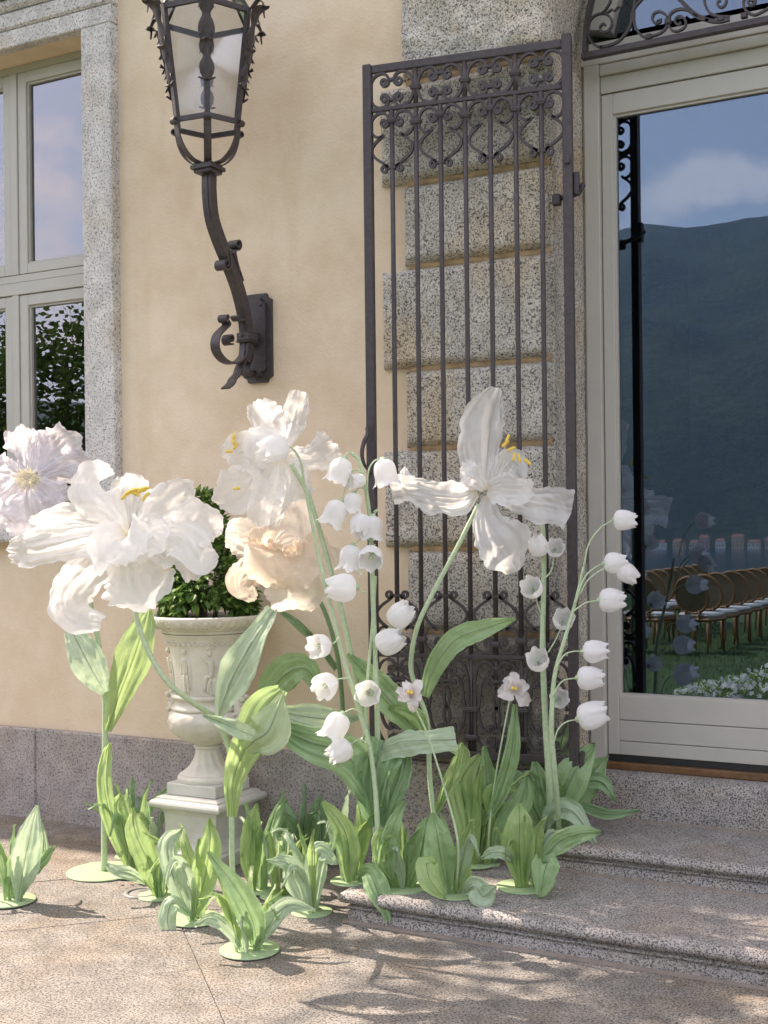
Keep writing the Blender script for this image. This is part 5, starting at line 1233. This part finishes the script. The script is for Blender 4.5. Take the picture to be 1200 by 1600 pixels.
# ------------------------------------------------------------------ garden, lake and mountain behind the viewer (seen in the glass)
def grass_mat():
    m, t, b, o = newmat('lawn_grass'); v = geo(t); n = noise_n(t, 1.2, 6, .65, v); f = noise_n(t, 60, 3, .6, v)
    r = ramp(t, [(.3, (.030,.075,.015)), (.7, (.075,.14,.030))]); t.links.new(n.outputs['Fac'], r.inputs[0]); t.links.new(r.outputs[0], b.inputs['Base Color'])
    b.inputs['Roughness'].default_value = .8; bump(t, b, f.outputs['Fac'], 1, .03); return m
mb = MB(); nx, ny = 40, 30; vs = []
for j in range(ny+1):
    for i in range(nx+1):
        x = -60+100*i/nx; y = .02-30*j/ny; vs.append((x, y, -.015 + .02*noise.noise(V(x*.3, y*.3, 0)) if y > -27.5 else -.02-( -27.5-y)*.8))
mb.add(vs, [(j*(nx+1)+i, (j+1)*(nx+1)+i, (j+1)*(nx+1)+i+1, j*(nx+1)+i+1) for j in range(ny) for i in range(nx)], True)
part('lawn', mb, grass_mat(), kind='structure')
mb = MB(); rs = random.Random(5)
for k in range(16000):
    x = rs.uniform(-7.5, .2); y = rs.uniform(-9, .0)
    if x > -.35 and abs(y) < .35: continue
    h = rs.uniform(.018, .045); a = rs.uniform(0, 3.14); dx, dy = math.cos(a)*.004, math.sin(a)*.004; lx_, ly_ = rs.uniform(-.015,.015), rs.uniform(-.015,.015)
    mb.add([(x-dx,y-dy,-.01),(x+dx,y+dy,-.01),(x+lx_,y+ly_,h)], [(0,1,2)])
o = part('grass', mb, simple('grass_blades', (.06,.13,.025), .7, .4, 3)); o['kind'] = 'stuff'
def water():
    m, t, b, o = newmat('lake_water'); b.inputs['Base Color'].default_value = (.02,.05,.07,1); b.inputs['Roughness'].default_value = .12
    n = noise_n(t, .12, 4, .6, geo(t, (.3,1,1))); bump(t, b, n.outputs['Fac'], .35, .5); return m
mb = MB(); mb.add([(-4150,-26,-22),(4150,-26,-22),(4150,-4150,-22),(-4150,-4150,-22)], [(0,3,2,1)]); part('lake_water', mb, water(), kind='structure')
mb = MB(); mb.add([(-60,-28.9,-1.1),(40,-28.9,-1.1),(60,-60,-24),(-90,-60,-24)], [(0,3,2,1)]); part('bank', mb, M['treeleaf'], kind='structure')
def forest():
    m, t, b, o = newmat('forest_slope'); v = geo(t); n = noise_n(t, .006, 6, .65, v); f = noise_n(t, .05, 5, .7, v)
    r = ramp(t, [(.35, (.015,.032,.014)), (.6, (.035,.06,.022)), (.75, (.07,.075,.035))]); t.links.new(n.outputs['Fac'], r.inputs[0])
    r2 = ramp(t, [(.3, (.5,.5,.5)), (.7, (1.2,1.2,1.2))]); t.links.new(f.outputs['Fac'], r2.inputs[0])
    t.links.new(mixc(t, 1.0, r.outputs[0], r2.outputs[0], 'MULTIPLY'), b.inputs['Base Color']); b.inputs['Roughness'].default_value = .95
    bump(t, b, f.outputs['Fac'], 1, 12); return m
mb = MB(); nx, ny = 110, 46; vs = []
for j in range(ny+1):
    for i in range(nx+1):
        a = R(-62 + 100*i/nx); s = j/ny; D = 1400 + 2600*s   # azimuth about -Y, towards -X for negative
        x = math.sin(a)*D*1.0; y = -math.cos(a)*D
        ridge = 795 + 30*noise.noise(V(a*5, 0, 1)) + 34*noise.noise(V(a*16, 0, 2))
        ridge *= .42+.58*min(1, max(0, (a-R(-36))/R(12)))
        hh = (math.sin(min(1, s*1.12)*math.pi/2)**.9)*ridge*(1 if s < .9 else 1-(s-.9)*4)
        hh += 130*noise.noise(V(x*.0016, y*.0016, 3))*min(1, s*4)*max(0, 1-s*1.1) + 60*noise.noise(V(x*.006, y*.006, 4))*min(1, s*4)*max(.35, 1-s)
        vs.append((x, y, -24 + max(0, hh) + (6 if s > 0 else 0)))
mb.add(vs, [(j*(nx+1)+i, (j+1)*(nx+1)+i, (j+1)*(nx+1)+i+1, j*(nx+1)+i+1) for j in range(ny) for i in range(nx)], True)
part('mountain', mb, forest(), kind='structure')
# lakeside village
wallc = [simple('village_wall_'+n_, c, .8, .05, .1) for n_, c in (('ochre', (.62,.45,.28)), ('cream', (.70,.64,.52)), ('rose', (.58,.36,.28)), ('white', (.74,.72,.68)))]
roofm = simple('roof_tile', (.24,.11,.075), .8, .1, .5); shut = simple('dark_window', (.05,.06,.07), .4, .1, .5)
rs = random.Random(11)
names = ('ochre', 'cream', 'rose', 'white'); hl = ['first', 'second', 'third', 'fourth', 'fifth', 'sixth', 'seventh', 'eighth', 'ninth', 'tenth', 'eleventh', 'twelfth', 'thirteenth', 'fourteenth']
for k in range(14):
    a = R(-17.0 + k*.66 + rs.uniform(-.26, .26)); D = 1360 + rs.uniform(0, 34); x, y = math.sin(a)*D, -math.cos(a)*D; wv = rs.uniform(9, 15); dv = 10; hv = rs.choice([5, 6.5, 8, 11]); mi = k % 4
    g = thing('lakeside_house', names[mi]+' lakeside house with red roof, '+hl[k]+' from the left along the far shore', 'house', (x, y, -22), 'houses on the far shore')
    mb = MB(); mb.box((x-wv/2, y-dv, -23), (x+wv/2, y, -22+hv+2)); part('wall', mb, wallc[mi], g)
    mb = MB(); z = -20+hv; mb.add([(x-wv/2-.6,y+.6,z),(x+wv/2+.6,y+.6,z),(x+wv/2+.6,y-dv-.6,z),(x-wv/2-.6,y-dv-.6,z),(x-wv/2+1,y-dv/2,z+3.4),(x+wv/2-1,y-dv/2,z+3.4)], [(0,1,5,4),(2,3,4,5),(1,2,5),(3,0,4),(0,3,2,1)]); part('roof', mb, roofm, g)
    for r_ in range(int(hv//4)):
        for q2 in range(3):
            mb = MB(); xx = x-wv/2+wv*(q2+.5)/3; zz = -19+r_*3.6; mb.box((xx-.6, y-.05, zz), (xx+.6, y+.06, zz+1.8)); part('window', mb, shut, g)
# ceremony chairs on the lawn: oval cane backs, pale seats
chw = simple('chair_wood', (.30,.15,.06), .5, .2, 30); cane = simple('cane_weave', (.22,.17,.11), .7, .15, 200); lin = simple('seat_linen', (.72,.70,.66), .8, .05, 60)
def chair(loc, rz, label):
    g = thing('wedding_chair', label, 'chair', loc, 'rows of oval-backed chairs on the lawn'); g.rotation_euler = (0,0,rz)
    def lp(name, mb, mat, loc=None, par=None): return part(name, mb, mat, par or g, loc=loc or (0,0,0), local=True)
    mb = MB(); mb.bevbox((-.24,-.23,.40), (.24,.23,.45), .02); lp('seat_frame', mb, chw)
    mb = MB(); mb.bevbox((-.225,-.215,.451), (.225,.215,.505), .025); lp('seat', mb, lin)
    mb = MB(); n = 28; c = [(.235*math.cos(2*math.pi*i/n), -.245-.05*math.sin(2*math.pi*i/n)*1, .735+.235*math.sin(2*math.pi*i/n)) for i in range(n+1)]; mb.tube(c, .019, 8); bf = lp('back_frame', mb, chw)
    mb = MB(); mb.add([(.222*math.cos(2*math.pi*i/n), -.245-.05*math.sin(2*math.pi*i/n)+dy, .735+.222*math.sin(2*math.pi*i/n)) for dy in (-.005,.005) for i in range(n)], [tuple(range(n)), tuple(range(2*n-1, n-1, -1))]+[(i,(i+1)%n,n+(i+1)%n,n+i) for i in range(n)]); lp('back_panel', mb, cane, par=bf)
    for x in (-.10, .10): mb = MB(); mb.tube([(0,0,0),(0,-.015,.14)], .015, 7); lp('back_support', mb, chw, (x, -.215, .40))
    for (x, y) in ((-.21,-.2),(.21,-.2),(-.2,.2),(.2,.2)):
        mb = MB(); mb.tube([(0,0,.41),(0,0,.2),(0,-.02 if y < 0 else .01,0)], [.022,.018,.012], 8); lp('leg', mb, chw, (x, y, 0))
    return g
def dup_tree(src, loc, rz, label):
    r = src.copy(); C.objects.link(r); r.location = loc; r.rotation_euler = (0,0,rz); r['label'] = label
    for ch in list(src.children):
        c = ch.copy(); C.objects.link(c); c.parent = r
        for g2 in list(ch.children): d = g2.copy(); C.objects.link(d); d.parent = c
    return r
ordn = ['nearest', 'second', 'third', 'fourth', 'fifth', 'sixth', 'seventh', 'eighth', 'ninth', 'tenth', 'eleventh', 'twelfth', 'thirteenth', 'fourteenth']
first = None
for row, (x0, y0, dx, dy, n, nm) in enumerate(((-3.70, -4.5, .035, -.66, 11, 'front line'), (-4.30, -4.3, -.60, .04, 2, 'short side line'), (-4.7, -5.6, -.02, -.66, 7, 'back line'))):
    for k in range(n):
        lab = ordn[k]+' oval-backed wooden chair of the '+nm+' reflected in the door'
        loc = (x0+dx*k, y0+dy*k, 0); rz = R(198)+math.pi*0 + (.04*((k*7) % 3-1))
        if first is None: first = chair(loc, rz, lab)
        else: dup_tree(first, loc, rz, lab)
# white flower bed
cb = V(-2.15, -.12, 0); g = thing('white_flower_bush', 'low mass of small white blossoms on the lawn, reflected in the lower door corner', 'flowers', cb)
rs = random.Random(8); mb = MB(); ml_ = MB()
for k in range(900):
    x = rs.uniform(-.75, .9); r_ = rs.uniform(0, .35); a = rs.uniform(0, 6.28); t_ = (x+.75)/1.65; p = cb + V(x, r_*math.cos(a), max(.02, (.10+.5*t_)*(1-(r_/.36)**2*.7)*rs.uniform(.55, 1.0)))
    if rs.random() < .6:
        n0 = V(rs.uniform(-1,1), rs.uniform(-1,1), rs.uniform(.2,1)).normalized(); t1 = n0.orthogonal().normalized(); t2 = n0.cross(t1); s = rs.uniform(.016,.030)
        for q3 in range(5):
            b_ = q3*1.257; e = t1*math.cos(b_)+t2*math.sin(b_); f_ = t1*math.cos(b_+1.57)+t2*math.sin(b_+1.57)
            mb.add([p, p+e*s*.7+f_*s*.42+n0*s*.2, p+e*s*1.15+n0*s*.1, p+e*s*.7-f_*s*.42+n0*s*.2], [(0,1,2,3)])
    else:
        d = V(rs.uniform(-1,1), rs.uniform(-1,1), rs.uniform(.2,1)).normalized()*.05; e = d.orthogonal().normalized()*.012; ml_.add([p-d, p+e, p+d, p-e], [(0,1,2,3)])
part('blossoms', mb, M['bell'], g, kind='stuff'); part('foliage', ml_, M['crownl'], g, kind='stuff')
# trees
def tree(name, label, x, y, H_, rad, seed, nleaf, trunk_h, leafs=.16, squash=1.0, zc=None, holes=-.05, grp='garden trees'):
    g = thing(name, label, 'tree', (x, y, 0), grp); rs = random.Random(seed); mb = MB()
    mb.tube(cr([(x,y,-.05),(x+.1,y,trunk_h*.5),(x,y+.1,trunk_h),(x,y,H_*.85)], 14), [.20*(1-.055*i)*H_/7 for i in range(14)], 9)
    part('trunk', mb, M['bark'], g); mb = MB()
    for k in range(8):
        a = k*.8+seed; z0 = trunk_h*(.8+.06*k); e = V(x+math.cos(a)*rad*.7, y+math.sin(a)*rad*.7, z0+H_*.2); mb.tube(cr([(x,y,z0),((x+e.x)/2,(y+e.y)/2,(z0+e.z)/2+.2),e], 8), [.07-.007*i for i in range(8)], 6)
    part('limbs', mb, M['bark'], g); mb = MB(); cz = zc or (trunk_h+H_)/2; rz_ = (H_-trunk_h)/2*1.08
    for k in range(nleaf):
        d = V(rs.gauss(0,1), rs.gauss(0,1), rs.gauss(0,1)).normalized(); r_ = rs.uniform(.45, 1)**.6
        bumpy = 1+.28*noise.noise(d*2.2+V(seed,0,0))+.14*noise.noise(d*5+V(seed,0,0))
        p = V(x, y, cz) + V(d.x*rad*r_*bumpy, d.y*rad*r_*bumpy, d.z*rz_*r_*bumpy)
        if noise.noise(p*1.1+V(seed,0,0)) < holes: continue
        for q4 in range(3):
            pp = p + V(rs.uniform(-1,1), rs.uniform(-1,1), rs.uniform(-1,1))*leafs*1.3; dd = V(rs.uniform(-1,1), rs.uniform(-1,1), rs.uniform(-.8,.5)).normalized(); sd = dd.orthogonal().normalized(); s = leafs*rs.uniform(.6, 1.1)
            mb.add([pp, pp+dd*s*.5+sd*s*.28, pp+dd*s, pp+dd*s*.5-sd*s*.28], [(0,1,2,3)])
    part('crown', mb, M['treeleaf'], g, kind='stuff'); return g
tree('broadleaf_tree', 'dense dark tree reflected in the window, middle one of the three', -17.6, -8.6, 6.0, 2.6, 3, 3600, 1.0, .22, holes=-.5)
tree('broadleaf_tree', 'dense dark tree reflected at the left edge of the window', -21.0, -6.9, 5.7, 2.6, 4, 3600, 1.0, .22, holes=-.5)
tree('broadleaf_tree', 'dense dark tree reflected nearest the window jamb, the tallest of the three', -14.8, -10.8, 6.6, 2.8, 5, 3600, 1.0, .22, holes=-.5)
# tree overhanging the steps: its bough throws the dappled shade
g = thing('overhanging_tree', 'tall thin-crowned tree left of the view whose high bough shades the steps', 'tree', (-10.5, 1.0, 0), 'garden trees')
mb = MB(); mb.tube(cr([(-10.5,1.0,-.05),(-10.4,1.1,3),(-10.1,1.3,6),(-9.8,1.5,8.5)], 16), [.24-.009*i for i in range(16)], 10); part('trunk', mb, M['bark'], g)
rs = random.Random(14); mb = MB(); ml_ = MB()
EL = sdir.z/ -sdir.x
def src(gx, gy, h): # where a leaf at height h must hang to shade ground point gx, gy
    return V(gx - h/EL, gy + h*SUN_BEHIND/EL, h)
tips = []
for k in range(27):
    gx = rs.uniform(-1.45, 1.5); gy = rs.uniform(3.3, 4.95); h = rs.uniform(6.2, 7.8); tips.append(src(gx, gy, h))
for gx, gy, h in ((-1.8,3.9,7.0),(-1.6,3.5,6.8),(-2.0,4.25,7.2),(-.9,4.6,7.4),(-.9,3.3,6.6),(-1.2,4.1,7.0)): tips.append(src(gx, gy, h))
for i, e in enumerate(tips):
    s = V(-9.9, 1.4, 7.6+.3*math.sin(i)); mid = (s+e)/2 + V(0, .1*math.sin(i*2), .35)
    mb.tube(cr([s, mid, e], 12), [.035-.0026*j for j in range(12)], 6)
    for k in range(56):
        p = e + V(rs.gauss(0,.14), rs.gauss(0,.11), rs.gauss(0,.12)); dd = V(rs.uniform(-1,1), rs.uniform(-1,1), rs.uniform(-.6,.4)).normalized(); sd = dd.cross(V(rs.uniform(-.3,.3), rs.uniform(-.3,.3), 1)).normalized(); s_ = rs.uniform(.07,.12)
        ml_.add([p, p+dd*s_*.5+sd*s_*.3, p+dd*s_, p+dd*s_*.5-sd*s_*.3], [(0,1,2,3)])
part('limbs', mb, M['bark'], g); part('crown', ml_, M['treeleaf'], g, kind='stuff')

# ------------------------------------------------------------------ lake haze
hm = bpy.data.materials.new('haze_air'); hm.use_nodes = True; t = hm.node_tree; t.nodes.clear()
ho = t.nodes.new('ShaderNodeOutputMaterial'); hv_ = t.nodes.new('ShaderNodeVolumePrincipled'); hv_.inputs['Density'].default_value = .00010; hv_.inputs['Color'].default_value = (.42,.66,1,1); hv_.inputs['Anisotropy'].default_value = 0
t.links.new(hv_.outputs[0], ho.inputs['Volume'])
mb = MB(); mb.box((-4300, -4300, -27), (4300, 60, 1100)); hz = part('haze', mb, hm, None); hz['kind'] = 'stuff'
